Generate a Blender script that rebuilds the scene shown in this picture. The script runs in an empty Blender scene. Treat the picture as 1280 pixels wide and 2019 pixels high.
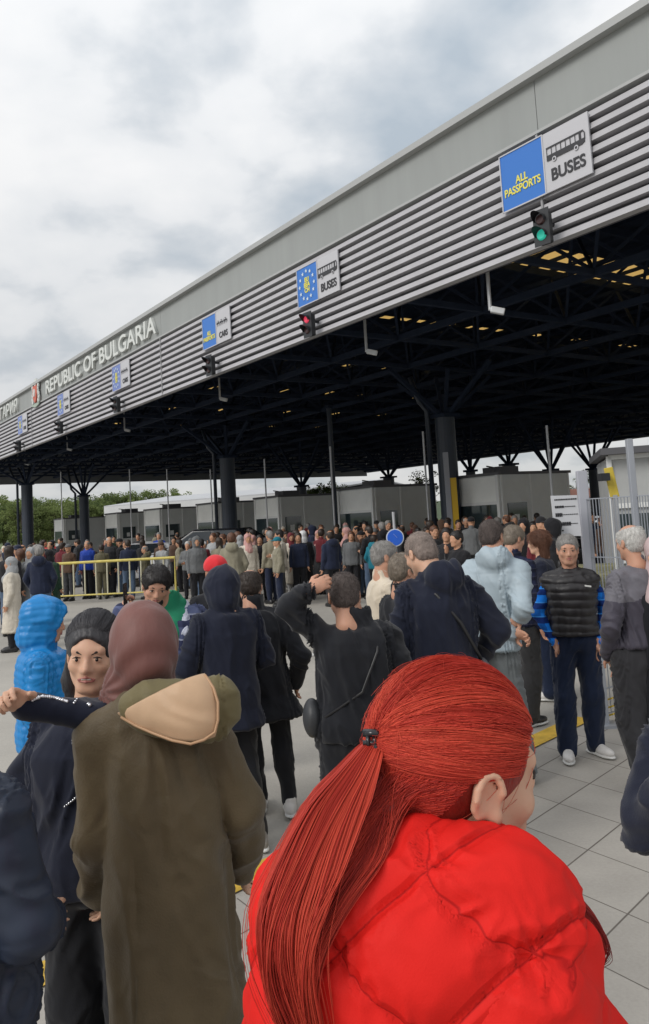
import bpy, bmesh, math, random
import numpy as np
from mathutils import Vector, Matrix
R_ = math.radians
PI = math.pi
sc = bpy.context.scene
C = sc.collection
rng = random.Random(7)

# ---------------------------------------------------------------- camera
F, PPX, PPY, CH = 1600.0, 640.0, 880.0, 2.0        # focal length (px), principal point, camera height
_p = math.atan((1020 - PPY) / F); _r = R_(3.3)
_f = np.array([0, math.cos(_p), math.sin(_p)]); _u0 = np.array([0, -math.sin(_p), math.cos(_p)]); _r0 = np.array([1., 0, 0])
CR = math.cos(_r) * _r0 - math.sin(_r) * _u0
CU = math.sin(_r) * _r0 + math.cos(_r) * _u0
cam_d = bpy.data.cameras.new('camera'); cam = bpy.data.objects.new('camera', cam_d); C.objects.link(cam)
m = Matrix.Identity(4)
for i in range(3):
    m[i][0] = CR[i]; m[i][1] = CU[i]; m[i][2] = -_f[i]
m[0][3], m[1][3], m[2][3] = 0, 0, CH
cam.matrix_world = m
cam_d.sensor_fit = 'VERTICAL'; cam_d.sensor_height = 24; cam_d.lens = 24 * F / 2019
cam_d.shift_y = -(1009.5 - PPY) / 2019
cam_d.clip_start = 0.05; cam_d.clip_end = 2000
sc.camera = cam
def at(x, y, Y):                                    # a point of the place at distance Y in front of the camera
    d = (x - PPX) / F * CR - (y - PPY) / F * CU + _f
    return Vector(d * Y / d[1]) + Vector((0, 0, CH))
def onz(x, y, z=0.0):
    d = (x - PPX) / F * CR - (y - PPY) / F * CU + _f
    return Vector(d * (z - CH) / d[2]) + Vector((0, 0, CH))

# ---------------------------------------------------------------- world, sun, exposure
SUN_EL, SUN_AZ = R_(36), R_(-128)                    # azimuth from +Y (away from camera), clockwise
w = bpy.data.worlds.new("World"); sc.world = w; w.use_nodes = True
nt = w.node_tree; nt.nodes.clear()
def N(nt, t, **kw):
    n = nt.nodes.new(t)
    for k, v in kw.items():
        if k.startswith('i_'):
            key = k[2:]
            n.inputs[int(key) if key.isdigit() else key.replace('_', ' ')].default_value = v
        else: setattr(n, k, v)
    return n
def L(nt, a, b): nt.links.new(a, b)
out = N(nt, 'ShaderNodeOutputWorld'); bg = N(nt, 'ShaderNodeBackground', i_Strength=0.1)
sky = N(nt, 'ShaderNodeTexSky'); sky.sky_type = 'NISHITA'; sky.sun_disc = False
sky.sun_elevation = SUN_EL; sky.sun_rotation = SUN_AZ
tc = N(nt, 'ShaderNodeTexCoord'); sep = N(nt, 'ShaderNodeSeparateXYZ'); L(nt, tc.outputs['Generated'], sep.inputs[0])
zz = N(nt, 'ShaderNodeMath', operation='MAXIMUM', i_1=0.0); L(nt, sep.outputs[2], zz.inputs[0])
za = N(nt, 'ShaderNodeMath', operation='ADD', i_1=0.36); L(nt, zz.outputs[0], za.inputs[0])
dx = N(nt, 'ShaderNodeMath', operation='DIVIDE'); L(nt, sep.outputs[0], dx.inputs[0]); L(nt, za.outputs[0], dx.inputs[1])
dy = N(nt, 'ShaderNodeMath', operation='DIVIDE'); L(nt, sep.outputs[1], dy.inputs[0]); L(nt, za.outputs[0], dy.inputs[1])
cmb = N(nt, 'ShaderNodeCombineXYZ'); L(nt, dx.outputs[0], cmb.inputs[0]); L(nt, dy.outputs[0], cmb.inputs[1])
n1 = N(nt, 'ShaderNodeTexNoise', i_Scale=3.3, i_Detail=6.0, i_Roughness=0.5, i_Distortion=0.1); L(nt, cmb.outputs[0], n1.inputs['Vector'])
n2 = N(nt, 'ShaderNodeTexNoise', i_Scale=1.2, i_Detail=2.0, i_Roughness=0.5)
mp = N(nt, 'ShaderNodeMapping'); mp.inputs['Location'].default_value = (4.3, 1.7, 0); L(nt, cmb.outputs[0], mp.inputs[0]); L(nt, mp.outputs[0], n2.inputs['Vector'])
mx = N(nt, 'ShaderNodeMath', operation='MULTIPLY_ADD', i_1=0.42); L(nt, n2.outputs[0], mx.inputs[0])
mm = N(nt, 'ShaderNodeMath', operation='MULTIPLY', i_1=0.58); L(nt, n1.outputs[0], mm.inputs[0]); L(nt, mm.outputs[0], mx.inputs[2])
cr = N(nt, 'ShaderNodeValToRGB'); L(nt, mx.outputs[0], cr.inputs[0])
e = cr.color_ramp.elements
e[0].position = 0.365; e[0].color = (.50, .57, .64, 1); e[1].position = 0.57; e[1].color = (1, 1, 1, 1)
x_ = e.new(0.44); x_.color = (.70, .74, .78, 1); x_ = e.new(0.49); x_.color = (.90, .915, .93, 1)
# cloud brightness falls a little towards the horizon
hz = N(nt, 'ShaderNodeMapRange', i_1=0.0, i_2=0.55, i_3=5.8, i_4=9.3); L(nt, sep.outputs[2], hz.inputs[0])
cs = N(nt, 'ShaderNodeVectorMath', operation='SCALE'); L(nt, cr.outputs[0], cs.inputs[0]); L(nt, hz.outputs[0], cs.inputs['Scale'])
mix = N(nt, 'ShaderNodeMixRGB', i_0=0.93); L(nt, sky.outputs[0], mix.inputs[1]); L(nt, cs.outputs[0], mix.inputs[2])
L(nt, mix.outputs[0], bg.inputs[0]); L(nt, bg.outputs[0], out.inputs[0])
sl = bpy.data.lights.new('sun', 'SUN'); sl.energy = 1.5; sl.angle = R_(28); sl.color = (1, .96, .9)
so = bpy.data.objects.new('sun', sl); C.objects.link(so)
sd = Vector((math.sin(SUN_AZ) * math.cos(SUN_EL), math.cos(SUN_AZ) * math.cos(SUN_EL), math.sin(SUN_EL)))
so.rotation_euler = sd.to_track_quat('Z', 'Y').to_euler()
vs = sc.view_settings; vs.view_transform = 'Standard'; vs.look = 'None'; vs.exposure = 0.22; vs.gamma = 1; vs.use_curve_mapping = False
sc.cycles.max_bounces = 8; sc.cycles.diffuse_bounces = 7

# ---------------------------------------------------------------- materials
MATS = {}
def mat(name, col, rough=.8, metal=0., spec=.5, nscale=0, nvar=0., bump=0., bscale=60., sheen=0., emit=None, stretch=(1, 1, 1), bdist=.01, wrinkle=0.):
    if name in MATS: return MATS[name]
    M = bpy.data.materials.new(name); M.use_nodes = True; t = M.node_tree; b = t.nodes['Principled BSDF']
    b.inputs['Base Color'].default_value = (*col, 1); b.inputs['Roughness'].default_value = rough; b.inputs['Metallic'].default_value = metal
    b.inputs['Specular IOR Level'].default_value = spec
    if sheen: b.inputs['Sheen Weight'].default_value = sheen
    if emit: b.inputs['Emission Color'].default_value = (*emit[0], 1); b.inputs['Emission Strength'].default_value = emit[1]
    if nscale or bump:
        co = N(t, 'ShaderNodeTexCoord'); mpp = N(t, 'ShaderNodeMapping'); mpp.inputs['Scale'].default_value = stretch
        L(t, co.outputs['Object'], mpp.inputs[0])
    if nscale:
        n = N(t, 'ShaderNodeTexNoise', i_Scale=nscale, i_Detail=5.0, i_Roughness=.6); L(t, mpp.outputs[0], n.inputs['Vector'])
        r = N(t, 'ShaderNodeMapRange', i_1=.3, i_2=.7, i_3=1 - nvar, i_4=1 + nvar); L(t, n.outputs[0], r.inputs[0])
        v = N(t, 'ShaderNodeVectorMath', operation='SCALE'); v.inputs[0].default_value = col; L(t, r.outputs[0], v.inputs['Scale'])
        L(t, v.outputs[0], b.inputs['Base Color'])
    if bump:
        n = N(t, 'ShaderNodeTexNoise', i_Scale=bscale, i_Detail=3.0); L(t, mpp.outputs[0], n.inputs['Vector'])
        bp = N(t, 'ShaderNodeBump', i_Strength=bump, i_Distance=bdist); L(t, n.outputs[0], bp.inputs['Height']); L(t, bp.outputs[0], b.inputs['Normal'])
        if wrinkle:
            n3 = N(t, 'ShaderNodeTexNoise', i_Scale=7., i_Detail=3.0, i_Distortion=1.2); n3.noise_type = 'RIDGED_MULTIFRACTAL'; L(t, mpp.outputs[0], n3.inputs['Vector'])
            b3 = N(t, 'ShaderNodeBump', i_Strength=wrinkle, i_Distance=.02); L(t, n3.outputs[0], b3.inputs['Height']); L(t, b3.outputs[0], bp.inputs['Normal'])
    MATS[name] = M
    return M

# ---------------------------------------------------------------- object helpers
def tag(o, label=None, cat=None, group=None, kind=None):
    if label: o['label'] = label
    if cat: o['category'] = cat
    if group: o['group'] = group
    if kind: o['kind'] = kind
    return o
def thing(name, label, cat, loc=(0, 0, 0), rz=0, group=None):
    o = bpy.data.objects.new(name, None); C.objects.link(o); o.location = loc; o.rotation_euler = (0, 0, rz); o.empty_display_size = .1
    return tag(o, label, cat, group)
class MB:
    def __init__(s): s.v = []; s.f = []; s.mi = []; s.cur = 0
    def add(s, vs, fs):
        b = len(s.v); s.v += [tuple(v) for v in vs]; s.f += [[b + i for i in f] for f in fs]; s.mi += [s.cur] * len(fs); return s
    def box(s, c, d, ax=None, ay=None, az=None):     # centre, full dims, optional axes
        ax = Vector(ax or (1, 0, 0)); ay = Vector(ay or (0, 1, 0)); az = Vector(az or (0, 0, 1)); c = Vector(c)
        vs = [c + ax * (d[0] / 2 * i) + ay * (d[1] / 2 * j) + az * (d[2] / 2 * k) for i in (-1, 1) for j in (-1, 1) for k in (-1, 1)]
        fs = [(0, 1, 3, 2), (4, 6, 7, 5), (0, 4, 5, 1), (2, 3, 7, 6), (0, 2, 6, 4), (1, 5, 7, 3)]
        return s.add(vs, fs)
    def bar(s, a, b, w, h=None):
        a, b = Vector(a), Vector(b); z = (b - a); l = z.length; z = z / l
        up = Vector((0, 0, 1)) if abs(z.z) < .95 else Vector((0, 1, 0))
        x = z.cross(up).normalized(); y = x.cross(z)
        return s.box((a + b) / 2, (w, h or w, l), x, y, z)
    def tube(s, pts, r, n=8, cap=True):
        pts = [Vector(p) for p in pts]; rs = r if isinstance(r, (list, tuple)) else [r] * len(pts); vs = []; fs = []
        ref = None
        for i, p in enumerate(pts):
            t = (pts[min(i + 1, len(pts) - 1)] - pts[max(i - 1, 0)]).normalized()
            if ref is None: ref = Vector((0, 0, 1)) if abs(t.z) < .9 else Vector((1, 0, 0))
            x = t.cross(ref).normalized(); y = x.cross(t).normalized(); ref = y
            for k in range(n):
                a = 2 * PI * k / n; vs.append(p + (x * math.cos(a) + y * math.sin(a)) * rs[i])
        for i in range(len(pts) - 1):
            for k in range(n):
                k2 = (k + 1) % n; fs.append((i * n + k, i * n + k2, (i + 1) * n + k2, (i + 1) * n + k))
        if cap: fs.append(tuple(range(n))[::-1]); fs.append(tuple((len(pts) - 1) * n + k for k in range(n)))
        return s.add(vs, fs)
    def prism(s, poly, a, b, x, y):                  # polygon (2-D in x,y axes) swept from a to b
        a, b, x, y = Vector(a), Vector(b), Vector(x), Vector(y); n = len(poly)
        vs = [a + x * p[0] + y * p[1] for p in poly] + [b + x * p[0] + y * p[1] for p in poly]
        fs = [tuple(range(n))[::-1], tuple(range(n, 2 * n))] + [(i, (i + 1) % n, n + (i + 1) % n, n + i) for i in range(n)]
        return s.add(vs, fs)
    def build(s, name, m, parent=None, smooth=False, bevel=0):
        me = bpy.data.meshes.new(name); me.from_pydata(s.v, [], s.f)
        ms = m if isinstance(m, (list, tuple)) else [m]
        for q in ms: me.materials.append(q)
        if len(ms) > 1: me.polygons.foreach_set('material_index', s.mi)
        bm = bmesh.new(); bm.from_mesh(me); bmesh.ops.recalc_face_normals(bm, faces=bm.faces)
        if bevel: bmesh.ops.bevel(bm, geom=bm.edges[:], offset=bevel, segments=2, affect='EDGES', profile=.5)
        bm.to_mesh(me); bm.free()
        if smooth: me.polygons.foreach_set('use_smooth', [True] * len(me.polygons))
        o = bpy.data.objects.new(name, me); C.objects.link(o)
        if parent is not None: o.parent = parent
        return o
def text(name, s, size, loc, ax, ay, m, parent, depth=.01, off=.0, align='CENTER', sx=1.0):
    cu = bpy.data.curves.new(name, 'FONT'); cu.body = s; cu.size = size; cu.extrude = depth; cu.offset = off
    cu.align_x = align; cu.align_y = 'CENTER'; cu.space_line = .85
    o = bpy.data.objects.new(name, cu); C.objects.link(o)
    me = bpy.data.meshes.new_from_object(o.evaluated_get(bpy.context.evaluated_depsgraph_get())); bpy.data.objects.remove(o); bpy.data.curves.remove(cu)
    ax, ay = Vector(ax), Vector(ay); az = ax.cross(ay)
    M4 = Matrix(((ax.x * sx, ay.x, az.x, loc[0]), (ax.y * sx, ay.y, az.y, loc[1]), (ax.z * sx, ay.z, az.z, loc[2]), (0, 0, 0, 1)))
    me.transform(M4); me.materials.clear(); me.materials.append(m)
    o = bpy.data.objects.new(name, me); C.objects.link(o); o.parent = parent
    return o

# ---------------------------------------------------------------- ground
B0 = Vector((4.981, 11.631, 0)); D = Vector((-.5674, .8234, 0)); NN = Vector((.8234, .5674, 0)); Z = Vector((0, 0, 1))
def W(s, n, z=0.): return B0 + D * s + NN * n + Z * z
def ground_mat():
    M = bpy.data.materials.new('paving'); M.use_nodes = True; t = M.node_tree; b = t.nodes['Principled BSDF']; b.inputs['Roughness'].default_value = .85
    co = N(t, 'ShaderNodeTexCoord')
    def dot(v, off):
        d = N(t, 'ShaderNodeVectorMath', operation='DOT_PRODUCT'); L(t, co.outputs['Object'], d.inputs[0]); d.inputs[1].default_value = v
        a = N(t, 'ShaderNodeMath', operation='ADD', i_1=off); L(t, d.outputs['Value'], a.inputs[0]); return a.outputs[0]
    u = dot((.83 / .463, .56 / .463, 0), -4.815 / .463 + 40); v = dot((-.742 / .471, .67 / .471, 0), -2.716 / .471 + 40)
    def line(x, wd):
        f = N(t, 'ShaderNodeMath', operation='PINGPONG', i_1=.5); L(t, x, f.inputs[0])
        r = N(t, 'ShaderNodeMapRange', i_1=wd * .6, i_2=wd * 1.6, i_3=1., i_4=0.); L(t, f.outputs[0], r.inputs[0]); return r.outputs[0]
    a1, a2 = line(u, .007), line(v, .009)
    mxx = N(t, 'ShaderNodeMath', operation='MAXIMUM'); L(t, a1, mxx.inputs[0]); L(t, a2, mxx.inputs[1])
    nb = N(t, 'ShaderNodeTexNoise', i_Scale=1.1, i_Detail=6.0, i_Roughness=.62); L(t, co.outputs['Object'], nb.inputs['Vector'])
    nf = N(t, 'ShaderNodeTexNoise', i_Scale=55., i_Detail=4.0, i_Roughness=.7); L(t, co.outputs['Object'], nf.inputs['Vector'])
    fl1 = N(t, 'ShaderNodeMath', operation='FLOOR'); fl2 = N(t, 'ShaderNodeMath', operation='FLOOR'); L(t, u, fl1.inputs[0]); L(t, v, fl2.inputs[0])
    cb = N(t, 'ShaderNodeCombineXYZ'); L(t, fl1.outputs[0], cb.inputs[0]); L(t, fl2.outputs[0], cb.inputs[1])
    wn = N(t, 'ShaderNodeTexWhiteNoise'); wn.noise_dimensions = '3D'; L(t, cb.outputs[0], wn.inputs['Vector'])
    s1 = N(t, 'ShaderNodeMapRange', i_1=.3, i_2=.7, i_3=.86, i_4=1.12); L(t, nb.outputs[0], s1.inputs[0])
    s2 = N(t, 'ShaderNodeMapRange', i_1=.3, i_2=.7, i_3=.93, i_4=1.07); L(t, nf.outputs[0], s2.inputs[0])
    s3 = N(t, 'ShaderNodeMapRange', i_3=.93, i_4=1.06); L(t, wn.outputs['Value'], s3.inputs[0])
    m1 = N(t, 'ShaderNodeMath', operation='MULTIPLY'); L(t, s1.outputs[0], m1.inputs[0]); L(t, s2.outputs[0], m1.inputs[1])
    m2 = N(t, 'ShaderNodeMath', operation='MULTIPLY'); L(t, m1.outputs[0], m2.inputs[0]); L(t, s3.outputs[0], m2.inputs[1])
    # dark spots (old chewing gum and stains)
    vo = N(t, 'ShaderNodeTexVoronoi', i_Scale=1.7); L(t, co.outputs['Object'], vo.inputs['Vector'])
    sp = N(t, 'ShaderNodeMapRange', i_1=.025, i_2=.05, i_3=.72, i_4=1.); L(t, vo.outputs['Distance'], sp.inputs[0])
    m3 = N(t, 'ShaderNodeMath', operation='MULTIPLY'); L(t, m2.outputs[0], m3.inputs[0]); L(t, sp.outputs[0], m3.inputs[1])
    vv = N(t, 'ShaderNodeVectorMath', operation='SCALE'); vv.inputs[0].default_value = (.385, .36, .325); L(t, m3.outputs[0], vv.inputs['Scale'])
    mc = N(t, 'ShaderNodeMixRGB', i_2=(.12, .105, .09, 1)); L(t, mxx.outputs[0], mc.inputs[0]); L(t, vv.outputs[0], mc.inputs[1])
    L(t, mc.outputs[0], b.inputs['Base Color'])
    h = N(t, 'ShaderNodeMath', operation='MULTIPLY_ADD', i_1=-1.2); L(t, mxx.outputs[0], h.inputs[0]); L(t, nf.outputs[0], h.inputs[2])
    bp = N(t, 'ShaderNodeBump', i_Strength=.35, i_Distance=.004); L(t, h.outputs[0], bp.inputs['Height']); L(t, bp.outputs[0], b.inputs['Normal'])
    return M
def asphalt_mat(name, col, worn):
    M = bpy.data.materials.new(name); M.use_nodes = True; t = M.node_tree; b = t.nodes['Principled BSDF']; b.inputs['Roughness'].default_value = .82
    co = N(t, 'ShaderNodeTexCoord')
    nb = N(t, 'ShaderNodeTexNoise', i_Scale=.35, i_Detail=7.0, i_Roughness=.6); L(t, co.outputs['Object'], nb.inputs['Vector'])
    nf = N(t, 'ShaderNodeTexNoise', i_Scale=120., i_Detail=3.0, i_Roughness=.7); L(t, co.outputs['Object'], nf.inputs['Vector'])
    s1 = N(t, 'ShaderNodeMapRange', i_1=.3, i_2=.7, i_3=1 - worn, i_4=1 + worn); L(t, nb.outputs[0], s1.inputs[0])
    s2 = N(t, 'ShaderNodeMapRange', i_1=.3, i_2=.7, i_3=.85, i_4=1.15); L(t, nf.outputs[0], s2.inputs[0])
    m1 = N(t, 'ShaderNodeMath', operation='MULTIPLY'); L(t, s1.outputs[0], m1.inputs[0]); L(t, s2.outputs[0], m1.inputs[1])
    vv = N(t, 'ShaderNodeVectorMath', operation='SCALE'); vv.inputs[0].default_value = col; L(t, m1.outputs[0], vv.inputs['Scale'])
    L(t, vv.outputs[0], b.inputs['Base Color'])
    bp = N(t, 'ShaderNodeBump', i_Strength=.3, i_Distance=.003); L(t, nf.outputs[0], bp.inputs['Height']); L(t, bp.outputs[0], b.inputs['Normal'])
    return M
def struct(o): o['kind'] = 'structure'; return o
grass = mat('grass_field', (.09, .12, .035), .95, nscale=.2, nvar=.3)
struct(MB().add([(-900, -60, -.03), (900, -60, -.03), (900, 1400, -.03), (-900, 1400, -.03)], [(0, 1, 2, 3)]).build('ground', grass))
AD = Vector((.688, .725, 0)); AN = Vector((.725, -.688, 0)); Y0 = Vector((1.945, 7.223, 0))     # yellow line, direction and right-hand normal
struct(MB().add([(-120, -30, -.004), (90, -30, -.004), (90, 120, -.004), (-120, 120, -.004)], [(0, 1, 2, 3)]).build('road', asphalt_mat('road_surface', (.37, .35, .315), .2)))
q = [Y0 - AD * 40, Y0 + AD * 1.2, Y0 + AD * 1.2 + AN * 40, Y0 - AD * 40 + AN * 40]
struct(MB().add([p for p in q], [(0, 1, 2, 3)]).build('pavement', ground_mat()))
yel = mat('yellow_road_paint', (.62, .40, .055), .7, nscale=9, nvar=.22, bump=.2, bscale=90)
mb = MB()
a = Y0 - AD * 5.6
for i in range(3):
    p0, p1 = [(-.72, .62), (-3.95, -1.5), (-9.1, -4.0)][i]
    mb.add([Y0 + AD * p0 - AN * .25 + Z * .006, Y0 + AD * p1 - AN * .25 + Z * .006, Y0 + AD * p1 - AN * .05 + Z * .006, Y0 + AD * p0 - AN * .05 + Z * .006], [(0, 1, 2, 3)])
struct(mb.build('road_marking', yel))
whp = mat('white_road_paint', (.62, .61, .58), .7, nscale=14, nvar=.15)
mb = MB()
for (x0, y0, x1, y1, wd) in ((300, 1236, 396, 1211, .11), (600, 1293, 622, 1289, .12), (310, 1246, 400, 1219, .04)):
    p, q2 = onz(x0, y0, .0), onz(x1, y1, .0); dd = (q2 - p).normalized(); nn2 = Vector((-dd.y, dd.x, 0)) * wd; u_ = Z * .0035
    mb.add([p - nn2 + u_, q2 - nn2 + u_, q2 + nn2 + u_, p + nn2 + u_], [(0, 1, 2, 3)])
struct(mb.build('road_marking', whp))

# ---------------------------------------------------------------- canopy
SA, SB, NB_ = -16.0, 64.0, 43.5
steel = mat('navy_steel', (.024, .033, .056), .9, spec=.1, nscale=3, nvar=.15)
steel2 = mat('navy_column_paint', (.028, .038, .058), .45, nscale=2, nvar=.12)
panel = mat('grey_cladding', (.29, .305, .30), .5, nscale=1.6, nvar=.06, stretch=(1, 1, .12))
slatm = mat('louvre_aluminium', (.41, .405, .425), .45, nscale=1.5, nvar=.07)
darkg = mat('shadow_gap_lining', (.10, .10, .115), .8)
trim = mat('roof_edge_trim', (.38, .39, .39), .5)
canopy = thing('canopy', 'long grey border-checkpoint canopy with louvred fascia and raised lettering on dark steel columns', 'canopy', W(0, 0, 0))
Mi = Matrix.Translation(-W(0, 0, 0))
def part(mb, name, m, parent, **k):
    o = mb.build(name, m, None, **k)
    loc = Vector((0, 0, 0)); p = parent
    while p is not None: loc += p.location; p = p.parent
    o.data.transform(Matrix.Translation(-loc)); o.parent = parent; return o
def sbar(mb, s0, s1, nc, zc, dn, dz): mb.box(W((s0 + s1) / 2, nc, zc), (abs(s1 - s0), dn, dz), D, NN, Z)
mb = MB(); js = [SA, -3.2, 8.6 - 5.7, 2.9 + 7.1, 17.0, 24.1, 31.2, 38.3, 45.4, 52.5, 59.6, SB]
js = [SA, -9, -2.4, 4.0, 10.4, 16.8, 23.2, 29.6, 36, 42.4, 48.8, 55.2, SB]
jp = [SA, 1.9 - 7.5, 1.9, 17.9, 33.9, 49.9, SB]
for a, b in zip(jp[:-1], jp[1:]): sbar(mb, a + .006, b - .006, .06, 8.72, .12, .9)
part(mb, 'fascia_panel', panel, canopy)
mb = MB(); sbar(mb, SA, SB, .02, 9.235, .34, .13); sbar(mb, SA, SB, .04, 9.18, .22, .015); sbar(mb, SA, SB, .05, 8.245, .2, .05)
part(mb, 'roof_edge', trim, canopy)
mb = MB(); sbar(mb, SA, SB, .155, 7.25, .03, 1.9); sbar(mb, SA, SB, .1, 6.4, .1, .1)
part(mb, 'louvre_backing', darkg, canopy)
slm = MB(); NS = 10; pz = (8.22 - 6.3) / NS
for k in range(NS):
    z0 = 6.3 + k * pz
    prof = [(-.075, z0 + .012), (-.065, z0), (.0, z0 + .004), (.0, z0 + .016), (-.055, z0 + .022), (.03, z0 + .128), (.10, z0 + .128), (.10, z0 + .116), (.025, z0 + .116)]
    prof = [(-.08, z0 + .0), (-.065, z0), (.055, z0 + .12), (.055, z0 + .135), (.04, z0 + .135), (-.08, z0 + .015)]
    prof = [(-.05, z0), (.12, z0), (.12, z0 + .012), (-.036, z0 + .012), (-.012, z0 + .095), (.12, z0 + .095), (.12, z0 + .107), (-.022, z0 + .107)]
    for a, b in zip(jp[:-1], jp[1:]):
        slm.prism(prof, W(a + .012, 0), W(b - .012, 0), NN, Z)
part(slm, 'louvre_slats', slatm, canopy)
mb = MB()
for j in jp[1:-1]: sbar(mb, j - .02, j + .02, -.045, 7.25, .03, 1.9)
part(mb, 'joint_cover', mat('joint_strip', (.30, .30, .31), .5), canopy)
# roof deck with skylight gaps
deck = MB(); sky_l = MB(); sk_s = [-13.8 + 7.3 * i for i in range(11)]
edges = [SA] + sum([[x - (.9 if abs(x - 8.1) < .1 else .55), x + (.9 if abs(x - 8.1) < .1 else .55)] for x in sk_s if SA < x - .6 and x + .6 < SB], []) + [SB]
for i in range(0, len(edges), 2): sbar(deck, edges[i], edges[i + 1], NB_ / 2 + .1, 8.95, NB_ - .1, .12)
for i in range(1, len(edges) - 1, 2):
    sc_ = (edges[i] + edges[i + 1]) / 2; x0 = .15; k = 0
    while x0 < NB_ - 1:
        gl_ = rng.uniform(1.6, 3.6) if sc_ < 18 else rng.uniform(.3, .9); pl_ = rng.uniform(.5, 1.6) if sc_ < 18 else rng.uniform(1.6, 4)
        if abs(sc_ - 8.1) < .1 and x0 < 5: gl_, pl_ = 7.6, .6; x0 = 4.9; sbar(deck, edges[i], edges[i + 1], 2.5, 8.95, 4.7, .12)
        sbar(sky_l, edges[i], edges[i + 1], x0 + gl_ / 2, 8.94, gl_, .03); sbar(deck, edges[i], edges[i + 1], x0 + gl_ + pl_ / 2, 8.95, pl_, .12); x0 += gl_ + pl_
part(deck, 'roof_deck', steel, canopy)
skm = bpy.data.materials.new('skylight_sheet'); skm.use_nodes = True; t = skm.node_tree; b = t.nodes['Principled BSDF']
b.inputs['Base Color'].default_value = (.75, .62, .36, 1); b.inputs['Roughness'].default_value = .5
tr = N(t, 'ShaderNodeBsdfTranslucent'); tr.inputs[0].default_value = (.85, .68, .38, 1); ms = N(t, 'ShaderNodeMixShader', i_0=.75)
L(t, b.outputs[0], ms.inputs[1]); L(t, tr.outputs[0], ms.inputs[2]); L(t, ms.outputs[0], t.nodes['Material Output'].inputs[0])
part(sky_l, 'skylight', skm, canopy)
# space frame
sf = MB(); ss = [SA + .4 + i * 3.2 for i in range(25)]; ns = [.45 + i * 3.05 for i in range(15)]
for n_ in ns: sbar(sf, SA, SB, n_, 6.75, .14, .16)
for s_ in ss: sf.box(W(s_, NB_ / 2, 6.75), (.12, NB_ - .8, .13), D, NN, Z)
for n_ in [x + 1.525 for x in ns[:-1]]: sbar(sf, SA, SB, n_, 8.5, .1, .12)
for i, s_ in enumerate(ss[:-1]):
    sf.box(W(s_ + 1.6, NB_ / 2, 8.66), (.1, NB_ - .8, .2), D, NN, Z)
    for n_ in ns[:-1]:
        t_ = W(s_ + 1.6, n_ + 1.525, 8.5)
        for a_, b_ in ((0, 0), (3.2, 0), (0, 3.05), (3.2, 3.05)): sf.bar(W(s_ + a_, n_ + b_, 6.8), t_, .07)
part(sf, 'space_frame', steel, canopy)
pur = MB()
for k in range(55): sbar(pur, SA, SB, .5 + k * .78, 8.83, .07, .1)
part(pur, 'roof_purlin', steel, canopy)
mb = MB(); mb.box(W(SB + .08, NB_ / 2, 7.75), (.14, NB_, 3.0), D, NN, Z); sbar(mb, SA, SB, NB_ + .08, 7.9, .14, 2.6)
part(mb, 'rear_fascia', mat('rear_cladding', (.16, .17, .18), .6), canopy)
def column(x, y, Y, w=.72, braces=True, pipe=True, ztop=6.7, head=5.2):
    g_ = at(x, y, Y); g_.z = 0
    m_ = MB(); m_.tube([g_, g_ + Z * head], w / 2, 20)
    c_ = part(m_, 'column', steel2, canopy)
    b_ = MB()
    for dx_, dy_ in () if not braces else ((1, 0), (-1, 0), (0, 1), (0, -1), (.35, .2), (-.35, -.2)):
        b_.bar(g_ + Z * (head - .1), g_ + D * dx_ * 2.3 + NN * dy_ * 2.3 + Z * ztop, .12)
    b_.box(g_ + Z * head, (w * 1.1, w * 1.1, .12), D, NN)
    b_.v = [tuple(Vector(v)) for v in b_.v]
    o = part(b_, 'brace', steel, canopy); o.parent = c_
    if pipe:
        p_ = MB(); q_ = g_ - Vector((1, 0, 0)) * (w / 2 + .17) - NN * .1
        p_.tube([q_, q_ + Z * (head + .2), q_ + Z * (head + .5) - D * .1 + Vector((-.3, 0, 0)), q_ + Z * 6.6 + Vector((-.5, 0, 0))], .085, 8)
        o = part(p_, 'drain_pipe', steel2, canopy, smooth=True); o.parent = c_
    return g_
for a_ in ((889, 1000, 27.5, .68), (452, 1000, 39.5, .74), (54, 1000, 55, .74, True, True, 6.7, 5.4), (166, 1000, 57.5, .66, True, True, 6.6, 4.5), (597, 1000, 50, .62, True, False, 6.7, 4.0), (1176, 1000, 52, .62, True, False, 6.7, 4.1), (1092, 1000, 45, .6, True, False, 6.7, 3.9), (933, 1000, 47, .55, True, False, 6.7, 4.2), (660, 1000, 33.0, .2, False, False, 6.7, 6.5), (770, 1000, 58, .8, True, False, 6.7, 4.6), (1010, 1000, 50, .8, True, False, 6.7, 4.6)):
    column(*a_)
# lettering and emblem on the plain band
let = mat('white_letters', (.62, .64, .62), .5)
def band_text(s, scn, size, z=8.68, sx=1.0):
    return text('lettering', s, size, W(scn, -.06, z) - canopy.location, -D, Z, let, canopy, depth=.05, off=.012, sx=sx)
def s_at(px):                                        # how far along the fascia a column of the photograph lies
    r = at(px, 900, 1.0); k = r.x
    return (B0.x - k * B0.y) / (k * D.y - D.x)
sl_, sr_ = s_at(98), s_at(322)
o = band_text('REPUBLIC OF BULGARIA', (sl_ + sr_) / 2, .86)
wd = max(v.co.dot(-D) for v in o.data.vertices) - min(v.co.dot(-D) for v in o.data.vertices)
bpy.data.objects.remove(o); band_text('REPUBLIC OF BULGARIA', (sl_ + sr_) / 2, .86, sx=(sl_ - sr_) / wd)
sl2 = s_at(66); o = band_text('РЕПУБЛИКА БЪЛГАРИЯ', sl2 + 9.5, .86, sx=(sl_ - sr_) / wd)
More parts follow.
